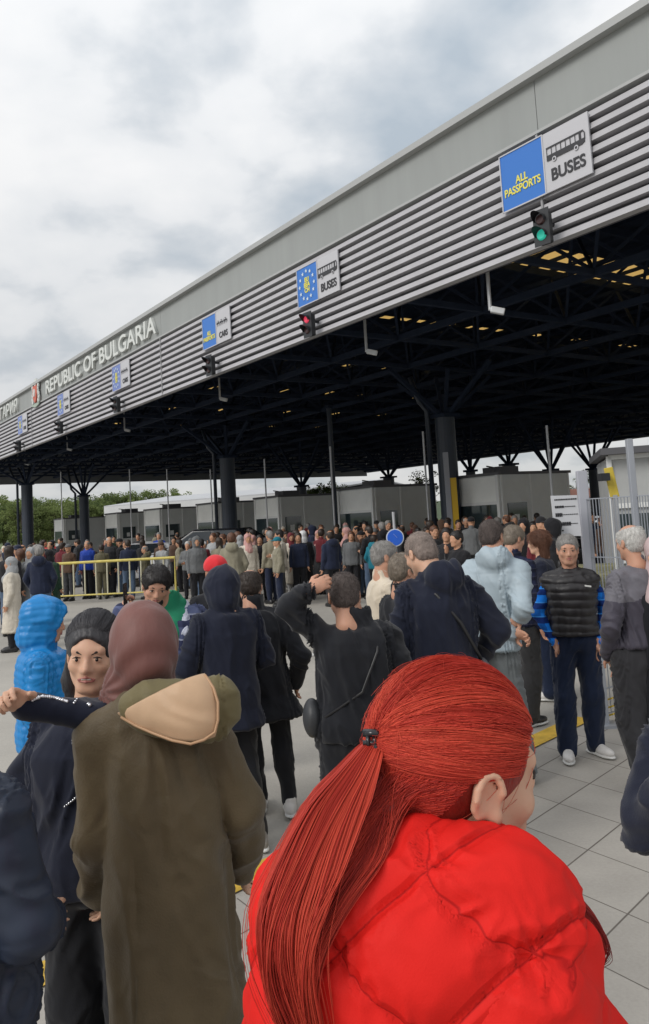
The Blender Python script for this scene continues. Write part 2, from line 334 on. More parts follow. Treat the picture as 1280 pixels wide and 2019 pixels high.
# crest: shield with crown and supporters
ec = W(s_at(78), -.08, 8.72)
cr_ = MB(); X = -D
def disc(mb, c, r, n=24, sx=1., th=.05):
    mb.prism([(math.cos(2 * PI * k / n) * r * sx, math.sin(2 * PI * k / n) * r) for k in range(n)], c, c - NN * th, X, Z)
cr_.prism([(-.34, .38), (.34, .38), (.34, -.05), (.2, -.32), (0, -.45), (-.2, -.32), (-.34, -.05)], ec, ec - NN * .07, X, Z)
part(cr_, 'crest_shield', mat('crest_red', (.55, .13, .09), .6), canopy)
cr_ = MB()
for sg in (-1, 1):
    for k in range(6):
        disc(cr_, ec + X * sg * (.48 + .07 * math.sin(k * 1.3)) + Z * (-.35 + k * .14), .12, 10)
    cr_.bar(ec + X * sg * .5 + Z * .45, ec + X * sg * .42 + Z * .6, .12)
disc(cr_, ec + Z * .52, .17, 14); disc(cr_, ec - NN * .06 + Z * .03, .2, 8, .6)
for k in range(5): cr_.bar(ec + X * (-.14 + .07 * k) + Z * .55, ec + X * (-.17 + .085 * k) + Z * .72, .05)
part(cr_, 'crest_supporter', let, canopy)
cr_ = MB(); cr_.prism([(-.6, -.42), (-.3, -.5), (0, -.47), (.3, -.5), (.6, -.42), (.55, -.58), (0, -.66), (-.55, -.58)], ec, ec - NN * .05, X, Z)
part(cr_, 'crest_ribbon', mat('crest_green', (.35, .42, .36), .6), canopy)

def on_fascia(px, py, n_):                            # a point of the plane n_ metres in front of the fascia
    r = at(px, py, 1.0) - Vector((0, 0, CH)); P = B0 - NN * n_
    t_ = P.dot(NN) / r.dot(NN); return r * t_ + Vector((0, 0, CH))
# lane signs -------------------------------------------------------------
blue = mat('sign_blue', (.035, .17, .55), .45); blue2 = mat('sign_pale_blue', (.16, .22, .50), .5)
wht = mat('sign_white', (.50, .50, .53), .45); yl = mat('sign_yellow', (.75, .68, .12), .5); blk = mat('sign_black', (.03, .03, .035), .5)
star_m = mat('sign_star', (.62, .72, .8), .5)
def lane_sign(pxc, pyc, kind, veh, label, hgt=.93, wb=.88, ww=.86):
    o_ = on_fascia(pxc, pyc, .09); zc = o_.z; o_.z = 0
    r_ = thing('lane_sign', label, 'sign', o_ + Z * (zc - hgt / 2), group='lane signs on the louvred fascia')
    cb, cw = -wb / 2, ww / 2                          # along X=-D (to the right in the photograph)
    bl = blue if kind != 'PALE' else blue2
    m_ = MB(); m_.box(o_ + X * cb + Z * zc, (wb, .03, hgt), X, NN, Z); part(m_, 'blue_panel', bl, r_)
    m_ = MB(); m_.box(o_ + X * cw + Z * zc, (ww - .01, .03, hgt), X, NN, Z)
    part(m_, 'white_panel', wht, r_)
    m_ = MB()
    for dx_ in (-wb, 0): m_.box(o_ + X * (dx_ + .012) - NN * .018 + Z * zc, (.022, .02, hgt + .02), X, NN, Z)
    for dz_ in (-hgt / 2, hgt / 2): m_.box(o_ + X * cb - NN * .018 + Z * (zc + dz_), (wb, .02, .022), X, NN, Z)
    part(m_, 'border_strip', wht, r_)
    f_ = o_ - NN * .022 - r_.location
    if kind == 'ALL':
        text('lettering', 'ALL\nPASSPORTS', .178 * wb / .9, f_ + X * (cb - .0) + Z * (zc - .12), X, Z, yl, r_, .006, .004, sx=.84)
    elif kind in ('EU', 'PALE'):
        m_ = MB()
        for k in range(12):
            a_ = 2 * PI * k / 12; c_ = o_ - NN * .02 + X * (cb + .31 * math.cos(a_)) + Z * (zc + .34 * math.sin(a_))
            m_.prism([(math.cos(PI / 2 + PI * j / 5) * (.052 if j % 2 == 0 else .023), math.sin(PI / 2 + PI * j / 5) * (.052 if j % 2 == 0 else .023)) for j in range(10)], c_, c_ - NN * .01, X, Z)
        part(m_, 'star_ring', star_m, r_)
        text('lettering', 'EU\nEEA\nCH', .15, f_ + X * cb + Z * zc, X, Z, yl, r_, .006, .006)
    text('lettering', 'BUSES' if veh == 'bus' else 'CARS', (.27 if veh == 'bus' else .24) * ww / .9, f_ + X * (cw + .02) + Z * (zc - .25), X, Z, blk, r_, .006, .006, sx=.92)
    m_ = MB(); c0 = o_ + X * (cw + .0) + Z * (zc + .12) - NN * .024
    if veh == 'bus':
        m_.cur = 0
        m_.prism([(-.5, -.14), (.42, -.14), (.5, -.1), (.5, -.02), (-.5, -.02)], c0, c0 - NN * .008, X, Z)
        m_.prism([(-.5, .13), (.46, .13), (.5, .08), (.5, .1), (.47, .16), (-.5, .16)], c0, c0 - NN * .008, X, Z)
        for k in range(8): m_.box(c0 + X * (-.49 + .125 * k) + Z * .055 - NN * .004, (.012 if k < 7 else .05, .008, .15), X, NN, Z)
        m_.box(c0 + X * .5 + Z * .03 - NN * .004, (.02, .008, .14), X, NN, Z)
        m_.cur = 1
        for dx_ in (-.3, .28): disc(m_, c0 + X * dx_ - Z * .15 - NN * .008, .055, 14, 1, .006)
        m_.cur = 2
        for dx_ in (-.3, .28): disc(m_, c0 + X * dx_ - Z * .15 - NN * .014, .03, 12, 1, .004)
    else:
        for q, (dx_, w_) in enumerate(((-.36, .22), (-.09, .26), (.22, .3))):
            m_.prism([(-w_ / 2, -.07), (w_ / 2, -.07), (w_ / 2, .0), (w_ * .3, .02), (w_ * .16, .09), (-w_ * .22, .09), (-w_ * .38, .02), (-w_ / 2, .0)], c0 + X * dx_, c0 + X * dx_ - NN * .008, X, Z)
        m_.cur = 1
        for q, (dx_, w_) in enumerate(((-.36, .22), (-.09, .26), (.22, .3))):
            for e_ in (-.3, .3): disc(m_, c0 + X * (dx_ + e_ * w_) - Z * .075 - NN * .008, .035, 12, 1, .006)
            m_.box(c0 + X * (dx_ - w_ * .03) + Z * .05 - NN * .01, (w_ * .34, .004, .045), X, NN, Z)
        m_.cur = 2
    cc_ = c0; m_.v = [tuple(cc_ + (Vector(v) - cc_) * .76) for v in m_.v]
    part(m_, 'vehicle_pictogram', [blk, wht, blk], r_)
lane_sign(1073, 325, 'ALL', 'bus', 'blue and white lane sign reading ALL PASSPORTS BUSES, nearest above the green traffic light', hgt=1.0, wb=.95, ww=.93)
lane_sign(627, 552, 'EU', 'bus', 'blue star-ring and white BUSES lane sign above the red traffic light')
lane_sign(427, 648, 'ALL', 'car', 'blue ALL PASSPORTS and white CARS lane sign, third from the right')
lane_sign(239, 741, 'PALE', 'car', 'pale blue star-ring CARS lane sign below the word BULGARIA')
lane_sign(126, 795, 'PALE', 'car', 'faded pale blue lane sign below the crest, fifth from the right')
lane_sign(45, 836, 'PALE', 'car', 'farthest faded lane sign near the left edge of the fascia')
# traffic lights ---------------------------------------------------------
hous = mat('signal_black', (.02, .022, .026), .45)
grn = mat('green_lamp', (.02, .35, .25), .3, emit=((.02, .45, .33), .45)); redl = mat('red_lamp', (.5, .03, .06), .3, emit=((.75, .06, .12), .5))
offl = mat('unlit_lens', (.05, .02, .02), .25)
def traffic_light(pxc, pyc, lit, label):
    o_ = on_fascia(pxc, pyc, .28); r_ = thing('traffic_light', label, 'traffic light', o_, group='traffic lights under the lane signs')
    fx = (-NN * .75 + -D * -.66).normalized(); fx = (-NN * .9 + D * -.1).normalized(); rx = fx.cross(Z) * -1
    m_ = MB(); m_.box(o_, (.23, .15, .53), rx, fx, Z); m_.bar(o_ - fx * .1 + Z * .1, o_ - fx * .3 + Z * .1, .07); part(m_, 'housing', hous, r_, bevel=.03)
    m_ = MB(); m_.box(o_ + fx * .085, (.30, .015, .60), rx, fx, Z); part(m_, 'backboard', hous, r_)
    for k, dz in enumerate((.128, -.128)):
        c_ = o_ + Z * dz + fx * .1
        m_ = MB(); m_.tube([c_, c_ + fx * .03], [.092, .072], 18)
        mm_ = (redl if lit == 'red' else offl) if k == 0 else (grn if lit == 'green' else offl)
        part(m_, 'lens', mm_, r_, smooth=False)
        m_ = MB(); n_ = 14
        for j in range(n_):
            a0, a1 = -.35 + (PI + .7) * j / n_, -.35 + (PI + .7) * (j + 1) / n_
            p = [c_ + rx * math.cos(a) * .102 + Z * math.sin(a) * .102 for a in (a0, a1)]
            ln = [(.07 + .14 * max(0, math.sin(a))) for a in (a0, a1)]
            m_.add([p[0], p[1], p[1] + fx * ln[1], p[0] + fx * ln[0], p[0] * 1, p[1] * 1], [(0, 1, 2, 3)])
        part(m_, 'visor', hous, r_)
traffic_light(1074, 450, 'green', 'two-lamp traffic light showing green under the nearest BUSES sign')
traffic_light(612, 641, 'red', 'two-lamp traffic light glowing red under the star-ring BUSES sign')
traffic_light(417, 721, '', 'unlit traffic light below the blue CARS sign')
traffic_light(232, 798, '', 'unlit traffic light below the pale CARS sign')
traffic_light(120, 843, '', 'unlit traffic light under the fifth lane sign from the right')
traffic_light(38, 880, '', 'farthest unlit traffic light at the left of the fascia')
# hanging cameras
galv = mat('galvanised_pole', (.45, .46, .48), .45, metal=.3); cwh = mat('camera_white', (.62, .64, .66), .4)
def hang_cam(x0, y0, x1, y1, Y, label):
    a_, b_ = at(x0, y0, Y), at(x1, y1, Y); a_ = Vector((b_.x, b_.y, a_.z + .3))
    r_ = thing('security_camera', label, 'camera', b_, group='cameras hanging from the canopy edge')
    m_ = MB(); m_.tube([a_, b_], .035, 8); part(m_, 'pole', galv, r_)
    m_ = MB(); m_.box(b_ + Vector((.13, -.03, -.02)), (.26, .12, .12), (.93, -.2, -.3), (.2, .98, 0), (.3, 0, .93)); m_.box(b_ + Vector((.02, 0, .03)), (.1, .08, .05)); part(m_, 'camera_body', cwh, r_, bevel=.015)
for i, a_ in enumerate(((961, 540, 967, 612, 15.0), (718, 634, 723, 694, 19.5), (431, 742, 434, 787, 28), (244, 815, 246, 848, 36), (131, 862, 133, 886, 45), (48, 893, 50, 915, 54))):
    hang_cam(*a_, 'small camera on a white pole hanging from the canopy edge, %s from the right' % ('nearest', 'second', 'third', 'fourth', 'fifth', 'sixth')[i])

# ---------------------------------------------------------------- booths
bw = mat('booth_white_panel', (.86, .87, .84), .5, nscale=1.5, nvar=.06); bs = mat('booth_side_shaded', (.68, .70, .69), .55, nscale=1.5, nvar=.06); bf = mat('booth_frame', (.75, .76, .75), .45)  # side walls: darker copy of the front tone, their shade put into the colour
gl = mat('booth_glass', (.03, .045, .05), .06, spec=.8); broof = mat('booth_roof', (.10, .10, .11), .6); gint = mat('booth_blind', (.25, .27, .27), .6)
def booth(scn, nn_, wdt, dep, h, label, far=False, bar=True):
    g_ = W(scn, nn_, 0); r_ = thing('inspection_booth', label, 'booth', g_, group='inspection booths under the canopy')
    # corner nearest camera at (scn,nn_); front spans +D, side spans +NN
    cc = g_ + D * wdt / 2 + NN * dep / 2
    m_ = MB(); m_.box(cc + Z * (h / 2), (wdt, dep, h), D, NN, Z); part(m_, 'wall', bs, r_)
    part(MB().box(g_ + D * wdt / 2 - NN * .012 + Z * (h - .45), (wdt - .24, .03, .8), D, NN, Z), 'front_panel', bw, r_); part(MB().box(g_ + D * wdt / 2 - NN * .012 + Z * .55, (wdt - .24, .03, 1.0), D, NN, Z), 'front_panel', bw, r_)
    m_ = MB()
    for a in (0.06, wdt - .06): m_.box(g_ + D * a - NN * .03 + Z * h / 2, (.12, .06, h), D, NN, Z)
    m_.box(g_ + D * wdt / 2 - NN * .028 + Z * (h - .9), (wdt - .25, .05, .1), D, NN, Z)
    m_.box(g_ + D * wdt / 2 - NN * .028 + Z * 1.1, (wdt - .25, .05, .1), D, NN, Z)
    for a in (0.09, dep * .42, dep - .06): m_.box(g_ + NN * a - D * .02 + Z * h / 2, (.04, .07, h), D, NN, Z)
    part(m_, 'frame', bf, r_)
    m_ = MB(); m_.box(g_ + D * wdt / 2 - NN * .02 + Z * ((h - .95 + 1.15) / 2), (wdt - .3, .035, h - 2.1), D, NN, Z); w_ = part(m_, 'window', gl, r_)
    m_ = MB(); m_.box(g_ + NN * (dep * .22) - D * .012 + Z * 1.75, (.035, dep * .26, .75), D, NN, Z); part(m_, 'window', gl, r_)
    m_ = MB(); m_.box(g_ + NN * (dep * .22) - D * .02 + Z * 1.34, (.05, dep * .28, .05), D, NN, Z); m_.box(g_ + NN * (dep * .2) - D * .034 + Z * 1.62, (.01, .22, .26), D, NN, Z); part(m_, 'sill', bf, r_)
    m_ = MB(); m_.box(cc + Z * (h + .04), (wdt + .14, dep + .14, .09), D, NN, Z); o_ = part(m_, 'roof', broof, r_)
    m_ = MB(); m_.box(cc + NN * (dep * -.1) + D * .2 + Z * (h + .2), (.8, .9, .24), D, NN, Z); m_.tube([cc - NN * .9 + Z * (h + .08), cc - NN * .9 + Z * (h + .3), cc - NN * 1.2 + Z * (h + .34)], .025, 6); part(m_, 'roof_unit', broof, r_)
bl_ = ['light grey inspection booth with wide window, right of the nearest column', 'grey inspection booth behind the blue round sign', 'grey inspection booth with framed window, third from the right', 'grey inspection booth just right of the second big column', 'grey inspection booth just left of the second big column', 'small grey inspection booth, sixth from the right', 'small far inspection booth beside the forked left column']
def s_on(px, n0):                                    # where a booth row at offset n0 is crossed
    k = at(px, 1000, 1.0).x; P = B0 + NN * n0
    return (P.x - k * P.y) / (k * D.y - D.x)
BN = 8.6
for i, (pc, pl, dep) in enumerate(((988, 903, 3.4), (738, 668, 3.2), (551, 503, 3.2), (432, 380, 3.4), (316, 285, 3.4), (232, 208, 3.4), (126, 100, 3.4))):
    s0, s1 = s_on(pc, BN), s_on(pl, BN)
    booth(s0, BN, min(2.6, s1 - s0), dep, 3.05, bl_[i])
# right-hand cabin behind the tall fence
cab = thing('gatehouse', 'light grey framed cabin with windows behind the tall mesh fence at the right edge', 'cabin', at(1240, 1100, 15))
g_ = at(1208, 1000, 15); g_.z = 0; XX = Vector((.97, -.25, 0)).normalized(); YY = Vector((.25, .97, 0)).normalized()
m_ = MB(); m_.box(g_ + XX * 1.4 + YY * 1.5 + Z * 1.4, (2.8, 3, 2.8), XX, YY, Z); part(m_, 'wall', mat('cabin_wall', (.42, .43, .43), .55, nscale=2, nvar=.08), cab)
m_ = MB()
for a in (0, .75, 1.5, 2.25, 2.8): m_.box(g_ + XX * a - YY * .03 + Z * 1.4, (.09, .06, 2.84), XX, YY, Z)
for z_ in (.9, 1.9, 2.8): m_.box(g_ + XX * 1.4 - YY * .035 + Z * z_, (2.8, .05, .09), XX, YY, Z)
part(m_, 'frame', bf, cab)
for a in (.375, 1.125, 1.875): part(MB().box(g_ + XX * a - YY * .01 + Z * 1.45, (.6, .04, .6), XX, YY, Z), 'window', gl, cab)
part(MB().box(g_ + XX * 1.4 + YY * 1.4 + Z * 2.9, (3.1, 3.4, .12), XX, YY, Z), 'roof', broof, cab)
# leaning yellow warning board
yb = thing('warning_board', 'tall narrow yellow warning board leaning beside the right-hand cabin', 'sign', at(1205, 1000, 13))
a_, b_ = at(1199, 922, 13), at(1213, 982, 13)
part(MB().bar(a_, b_, .14, .05), 'board', mat('dull_yellow', (.62, .47, .06), .6, nscale=6, nvar=.15), yb, bevel=.01)
b0 = Vector((b_.x, b_.y, 0)); part(MB().bar(b0, b_ + (a_ - b_) * .1, .07), 'post', galv, yb)
part(MB().box(a_ + Vector((-.1, -.05, -.15)), (.14, .2, .12)), 'bracket', hous, yb)
# round blue traffic sign on a pole
bs_ = thing('round_sign', 'round blue traffic sign with white rim on a thin pole amid the crowd', 'road sign', onz(780, 1110))
c_ = at(779, 1060, 17.5); bs_.location = (c_.x, c_.y, 0)
part(MB().tube([c_ - Vector((0, .02, 0)), c_ + Vector((0, .02, 0))], .19, 28), 'rim', mat('rim_white', (.6, .65, .72), .4), bs_)
part(MB().tube([c_ - Vector((0, .028, 0)), c_ - Vector((0, .02, 0))], .168, 28), 'disc', mat('round_blue', (.02, .12, .62), .35), bs_)
part(MB().bar(c_ + Vector((-.03, -.032, .08)), c_ + Vector((.04, -.032, .0)), .04, .004), 'arrow', mat('arrow_white', (.6, .68, .8), .4), bs_)
part(MB().tube([(c_.x + .02, c_.y + .05, 0), (c_.x - .0, c_.y + .05, c_.z + .55)], .03, 8), 'pole', galv, bs_)
# yellow and grey protection post at near column
pp = thing('height_marker', 'yellow and grey upright marker post in front of the nearest canopy column', 'post', at(893, 1000, 26.6))
pp.location.z = 0; p_ = pp.location.copy()
part(MB().box(p_ + Vector((.07, 0, 1.9)), (.2, .08, 2.3)), 'yellow_strip', mat('marker_yellow', (.75, .47, .03), .5), pp)
part(MB().box(p_ + Vector((-.12, .0, 2.3)), (.16, .12, 3.2)), 'grey_strip', mat('marker_grey', (.33, .34, .38), .5), pp)
# poles under the canopy
for i, (x, y0, Y, zt) in enumerate(((526, 905, 34, 4.9), (658, 880, 30, 4.9), (844, 850, 27, 4.9), (1091, 838, 22, 4.4), (258, 925, 45, 5.4), (122, 930, 48, 5.4), (332, 925, 42, 5), (418, 925, 38, 4.6))):
    p_ = at(x, 1000, Y); zt = at(x, y0, Y).z; p_.z = 0
    r_ = thing('lamp_pole', 'slim grey pole standing among the inspection booths, %s from the right' % {1091: 'nearest', 844: 'second', 658: 'third', 526: 'fourth', 418: 'fifth', 332: 'sixth', 258: 'seventh', 122: 'eighth'}[x], 'pole', p_, group='slim poles under the canopy')
    part(MB().tube([p_, p_ + Z * zt], .033, 8), 'shaft', galv, r_); part(MB().tube([p_, p_ + Z * .12], .11, 10), 'base', galv, r_)

# ---------------------------------------------------------------- fences
yfm = mat('barrier_yellow', (.60, .50, .13), .5, nscale=8, nvar=.18); yfm2 = mat('barrier_pale_bar', (.55, .52, .38), .5)
p0, p1 = onz(103, 1192), onz(348, 1180); p1 = p0 + (p1 - p0)
hh = 1.13; dv = (p1 - p0).normalized()
br = thing('crowd_barrier', 'yellow tubular crowd-control barrier with pale upright bars', 'barrier', p0)
part(MB().tube([p0 + Z * .02, p0 + Z * hh, p1 + Z * hh, p1 + Z * .02], .04, 10), 'frame', yfm, br)
part(MB().tube([p0 + Z * .22, p1 + Z * .22], .022, 8), 'lower_rail', yfm, br)
for k in range(1, 11):
    q_ = p0.lerp(p1, k / 11); part(MB().tube([q_ + Z * .22, q_ + Z * hh], .022, 8), 'upright_bar', yfm2, br)
for q_ in (p0, p1): part(MB().box(q_ + Z * .02 , (.06, .7, .03), dv, Vector((-dv.y, dv.x, 0)), Z), 'foot', yfm, br)
# mesh fence
mf = mat('mesh_wire', (.30, .32, .36), .5, metal=.2); mfw = mat('fence_post_grey', (.36, .38, .42), .5, metal=.3)
def mesh_panel(r_, a, b, z0, z1, nx, nz=0, wr=.006, name='mesh_panel', m=mf):
    mb = MB()
    for k in range(nx + 1):
        q_ = a.lerp(b, k / nx); mb.bar(q_ + Z * z0, q_ + Z * z1, wr)
    for k in range(nz + 1):
        z_ = z0 + (z1 - z0) * k / max(1, nz); mb.bar(a + Z * z_, b + Z * z_, wr * 1.4)
    return part(mb, name, m, r_)
P0 = onz(1192, 1432); f2 = thing('mesh_fence', 'low grey mesh fence with yellow wire foot behind the man in the padded vest', 'fence', P0)
P0z = P0.copy(); P1 = P0 + Vector((.80, .60, 0)) * 2.6
part(MB().box(P0 + Z * .62, (.075, .075, 1.24)), 'post', mfw, f2, bevel=.006); part(MB().box(P0 + Z * .012, (.24, .2, .024)), 'base_plate', mfw, f2)
part(MB().box(P1 + Z * .62, (.075, .075, 1.24)), 'post', mfw, f2, bevel=.006)
mesh_panel(f2, P0, P1, .1, 1.2, 44, 5, .007)
yw = MB()
for k in range(32):
    q_ = P0.lerp(P1, (k + .5) / 44 + .02); w_ = Vector((.45, -.65, 0)).normalized() * .05
    for zz_ in (.06, .13, .20): yw.bar(q_ + Z * zz_ - w_, q_ + Z * (zz_ + .04) + w_, .014)
part(yw, 'yellow_wire_foot', mat('bright_yellow_wire', (.75, .52, .05), .5), f2)
# tall fence
f3 = thing('tall_fence', 'tall galvanised mesh fence running across behind the right-hand men', 'fence', at(1150, 1100, 12.5)); f3.location.z = 0
T = [at(1152, 1000, 12.8), at(1252, 1000, 12.0), at(1345, 1000, 11.2)]
for q_ in T: q_.z = 0
part(MB().box(T[0] + Z * 1.2, (.16, .1, 2.6)), 'post', mat('pale_post', (.42, .43, .48), .5), f3, bevel=.01)
for q_ in T[1:]: part(MB().box(q_ + Z * 1.45, (.09, .09, 2.9)), 'post', mfw, f3, bevel=.008)
for a, b in zip(T[:-1], T[1:]): mesh_panel(f3, a, b, .25, 2.05, 16, 2, .012)
part(MB().box((T[0] + T[2]) / 2 + Z * .12, ((T[2] - T[0]).length, .25, .24), (T[2] - T[0]).normalized(), (T[2] - T[0]).normalized().cross(Z), Z), 'base_rail', mat('fence_plinth', (.30, .30, .28), .8), f3)
# white notice board
nb_ = thing('notice_board', 'white notice board with rows of black print on the fence by the pale post', 'notice board', at(1113, 1100, 12.5)); nb_.location.z = 0
bc = at(1116, 1017, 12.4); bx = Vector((.98, -.1, -.06)).normalized(); 
part(MB().box(bc, (.40, .02, .62), (1, 0, -.03), (0, 1, 0), (-.03, 0, 1)), 'board', mat('board_white', (.56, .57, .6), .5), nb_)
mb = MB(); rr = random.Random(3)
for r0, hgt_, lim in ((.25, .02, .32), (.14, .035, .12), (.02, .055, .1), (-.12, .055, .2), (.14, .012, .3), (.02, .01, .32), (-.12, .01, .32), (-.22, .02, .1)):
    x = -.16
    while x < -.16 + lim:
        w_ = rr.uniform(.012, .03); mb.box(bc + Vector((x + w_ / 2, -.014, r0)), (w_, .006, hgt_)); x += w_ + .006
part(mb, 'print', blk, nb_); part(MB().box(Vector((bc.x, bc.y + .03, bc.z / 2)), (.05, .04, bc.z)), 'post', mfw, nb_)
# concrete kerb blocks
kb = mat('mossy_concrete', (.25, .24, .14), .9, nscale=5, nvar=.3, bump=.4, bscale=20)
for i, (x, y, Y) in enumerate(((1192, 1112, 15.5), (1197, 1128, 14.2), (1200, 1140, 13.2))):
    c_ = at(x, y, Y); r = MB().box((c_.x, c_.y, (c_.z) / 2), (1.6, .5, max(.3, c_.z)), (.97, -.22, 0), (.22, .97, 0)).build('concrete_block', kb, bevel=.03)
    tag(r, 'weathered yellowish concrete block in front of the tall fence, %s of three steps' % ('highest', 'middle', 'lowest')[i], 'concrete block', 'concrete blocks by the fence')

# ---------------------------------------------------------------- vehicles
tyre = mat('tyre', (.02, .02, .02), .9); rimm = mat('rim', (.35, .36, .38), .35, metal=.6); cgl = mat('car_glass', (.02, .025, .03), .05, spec=.8)
lampm = mat('headlamp', (.6, .62, .65), .2); tail = mat('tail_lamp', (.35, .02, .02), .3)
def car(p, rz, paint, label, name='parked_car', kind='car', cat='car'):
    r_ = thing(name, label, cat, p, rz, 'vehicles queued by the booths')
    hw = .9
    if kind == 'car': prof = [(-2.1, .3), (-2.15, .75), (-2.0, 1.0), (-1.6, 1.05), (-1.05, 1.42), (.35, 1.45), (1.1, 1.02), (1.95, .85), (2.15, .6), (2.1, .3)]; wb_ = (-1.35, 1.35); wr = .32
    else: prof = [(-2.5, .35), (-2.55, 1.0), (-2.5, 2.15), (-2.3, 2.3), (1.1, 2.3), (1.45, 2.15), (2.0, 1.3), (2.55, 1.1), (2.6, .7), (2.5, .35)]; wb_ = (-1.6, 1.65); wr = .36
    m_ = MB(); n_ = len(prof); vs_ = []
    for x_, k_ in ((-hw, 1), (-hw * .5, 1), (hw * .5, 1), (hw, 1)):
        for (a, z_) in prof:
            tz = max(0, (z_ - .9)) * (.16 if kind == 'car' else .06); xx = x_ - math.copysign(tz, x_) * (1 if abs(x_) == hw else .3)
            vs_.append((xx, a * (1 if abs(x_) < hw else .97), z_ + (0 if abs(x_) < hw else -.03)))
    fs_ = []
    for j in range(3):
        for i_ in range(n_): fs_.append((j * n_ + i_, j * n_ + (i_ + 1) % n_, (j + 1) * n_ + (i_ + 1) % n_, (j + 1) * n_ + i_))
    fs_.append(tuple(range(n_))); fs_.append(tuple(range(3 * n_, 4 * n_)))
    m_.add(vs_, fs_); m_.build('body', paint, r_, bevel=.03, smooth=True)
    zt = 1.38 if kind == 'car' else 2.05; zb = 1.0 if kind == 'car' else 1.35
    ft = (.3, 1.12) if kind == 'car' else (1.4, 1.98); bt = (-1.05, -1.55) if kind == 'car' else (-2.53, -2.56)
    def glass(q): m = MB(); m.add(q, [(0, 1, 2, 3)]); m.build('window', cgl, r_)
    for sx_ in (-1, 1):
        o0, o1 = (hw - max(0, zt - .9) * (.16 if kind == 'car' else .06)) + .012, hw - (zb - .9) * (.16 if kind == 'car' else .06) + .012
        for a, b in (((-.95, -.35), (-1.4, -.35)), ((-.25, .3), (-.25, .95))) if kind == 'car' else (((-2.2, -1.0), (-2.2, -1.0)), ((-.8, .3), (-.8, .3)), ((.5, 1.3), (.5, 1.7))):
            glass([(sx_ * o0, a[0], zt), (sx_ * o0, a[1], zt), (sx_ * o1, b[1], zb), (sx_ * o1, b[0], zb)])
    glass([(-.6, ft[0] + .04, zt + .06), (.6, ft[0] + .04, zt + .06), (.7, ft[1] + .02, zb + .06), (-.7, ft[1] + .02, zb + .06)])
    glass([(-.6, bt[0] - .08, zt + .05), (.6, bt[0] - .08, zt + .05), (.68, bt[1] - .06, zb + .12), (-.68, bt[1] - .06, zb + .12)])
    for sx_ in (-1, 1):
        for y_ in wb_:
            w_ = MB().tube([(sx_ * (hw - .18), y_, wr), (sx_ * (hw + .02), y_, wr)], wr, 20).build('wheel', tyre, r_)
            MB().tube([(sx_ * (hw + .0), y_, wr), (sx_ * (hw + .03), y_, wr)], wr * .62, 14).build('rim', rimm, w_)
        MB().box((sx_ * .66, prof[-2][0] - .06, .7), (.34, .16, .14)).build('headlight', lampm, r_, bevel=.02)
        MB().box((sx_ * .74, prof[1][0] + .06, .85), (.22, .16, .16)).build('tail_light', tail, r_, bevel=.02)
        MB().box((sx_ * (hw + .08), .62 if kind == 'car' else 1.5, 1.02 if kind == 'car' else 1.4), (.16, .1, .12)).build('mirror', paint, r_, bevel=.02)
    return r_
pw = mat('white_car_paint', (.62, .63, .65), .25, spec=.6); pk = mat('black_car_paint', (.015, .017, .022), .25, spec=.6); pr = mat('red_car_paint', (.45, .03, .03), .3)
def gp(px, Y): v = at(px, 1040, Y); v.z = 0; return v
car(gp(288, 30), R_(12), pw, 'white car with its rear to the camera, behind the right half of the yellow barrier')
car(gp(95, 34), R_(75), pr, 'red car half hidden by the crowd left of the yellow barrier')
car(gp(20, 33), R_(70), pw, 'white car partly hidden at the far left edge of the crowd')
car(gp(415, 29), R_(80), pk, 'long black off-road car standing before the fourth booth', 'off_road_car').scale = (1.05, 1.15, 1.27)
car(gp(512, 31), R_(80), pk, 'dark estate car between the van and the third booth', 'parked_car', 'car', 'car')
car(gp(585, 29), R_(78), pk, 'black car in front of the third booth window, hidden by heads')
car(gp(1015, 24), R_(30), pk, 'black car beside the nearest booth, half hidden by heads')
car(gp(1225, 38), R_(80), pk, 'dark car parked behind the tall fence')
car(gp(1215, 48), R_(85), pw, 'white car parked far behind the tall fence')

# ---------------------------------------------------------------- far background
wh = thing('warehouse', 'long pale grey flat-roofed warehouse behind the booths', 'building', gp(330, 95))
a_, b_ = at(205, 1000, 100), at(660, 1000, 84); a_.z = b_.z = 0; dd = (b_ - a_).normalized(); nn_ = Vector((-dd.y, dd.x, 0)); ln = (b_ - a_).length
part(MB().box((a_ + b_) / 2 + nn_ * 12 + Z * 2.4, (ln, 24, 4.8), dd, nn_, Z), 'wall', mat('warehouse_wall', (.50, .51, .52), .6, nscale=.4, nvar=.06), wh)
part(MB().prism([(0, 4.8), (12, 5.9), (24, 4.8), (24, 4.95), (12, 6.05), (0, 4.95)], a_, b_, nn_, Z), 'roof', mat('warehouse_roof', (.42, .43, .45), .5, nscale=.3, nvar=.05), wh)
for k in range(7): part(MB().box(a_ + dd * (4 + k * 6.2) - nn_ * .03 + Z * 2.6, (2.6, .1, 1.2), dd, nn_, Z), 'window', gl, wh)
hm = mat('hill_green', (.05, .075, .035), .95, nscale=.03, nvar=.3)
hv = []; hf = []
for i in range(60):
    for j in range(6):
        x = -260 + i * 10; y = 190 + j * 22; hv.append((x, y, -1 + (5.2 + 1.6 * math.sin(i * .23) + 1.0 * math.sin(i * .61 + 1)) * math.sin(j / 5 * PI * .5)))
for i in range(59):
    for j in range(5): hf.append((i * 6 + j, i * 6 + j + 1, (i + 1) * 6 + j + 1, (i + 1) * 6 + j))
struct(MB().add(hv, hf).build('hills', hm, smooth=True))
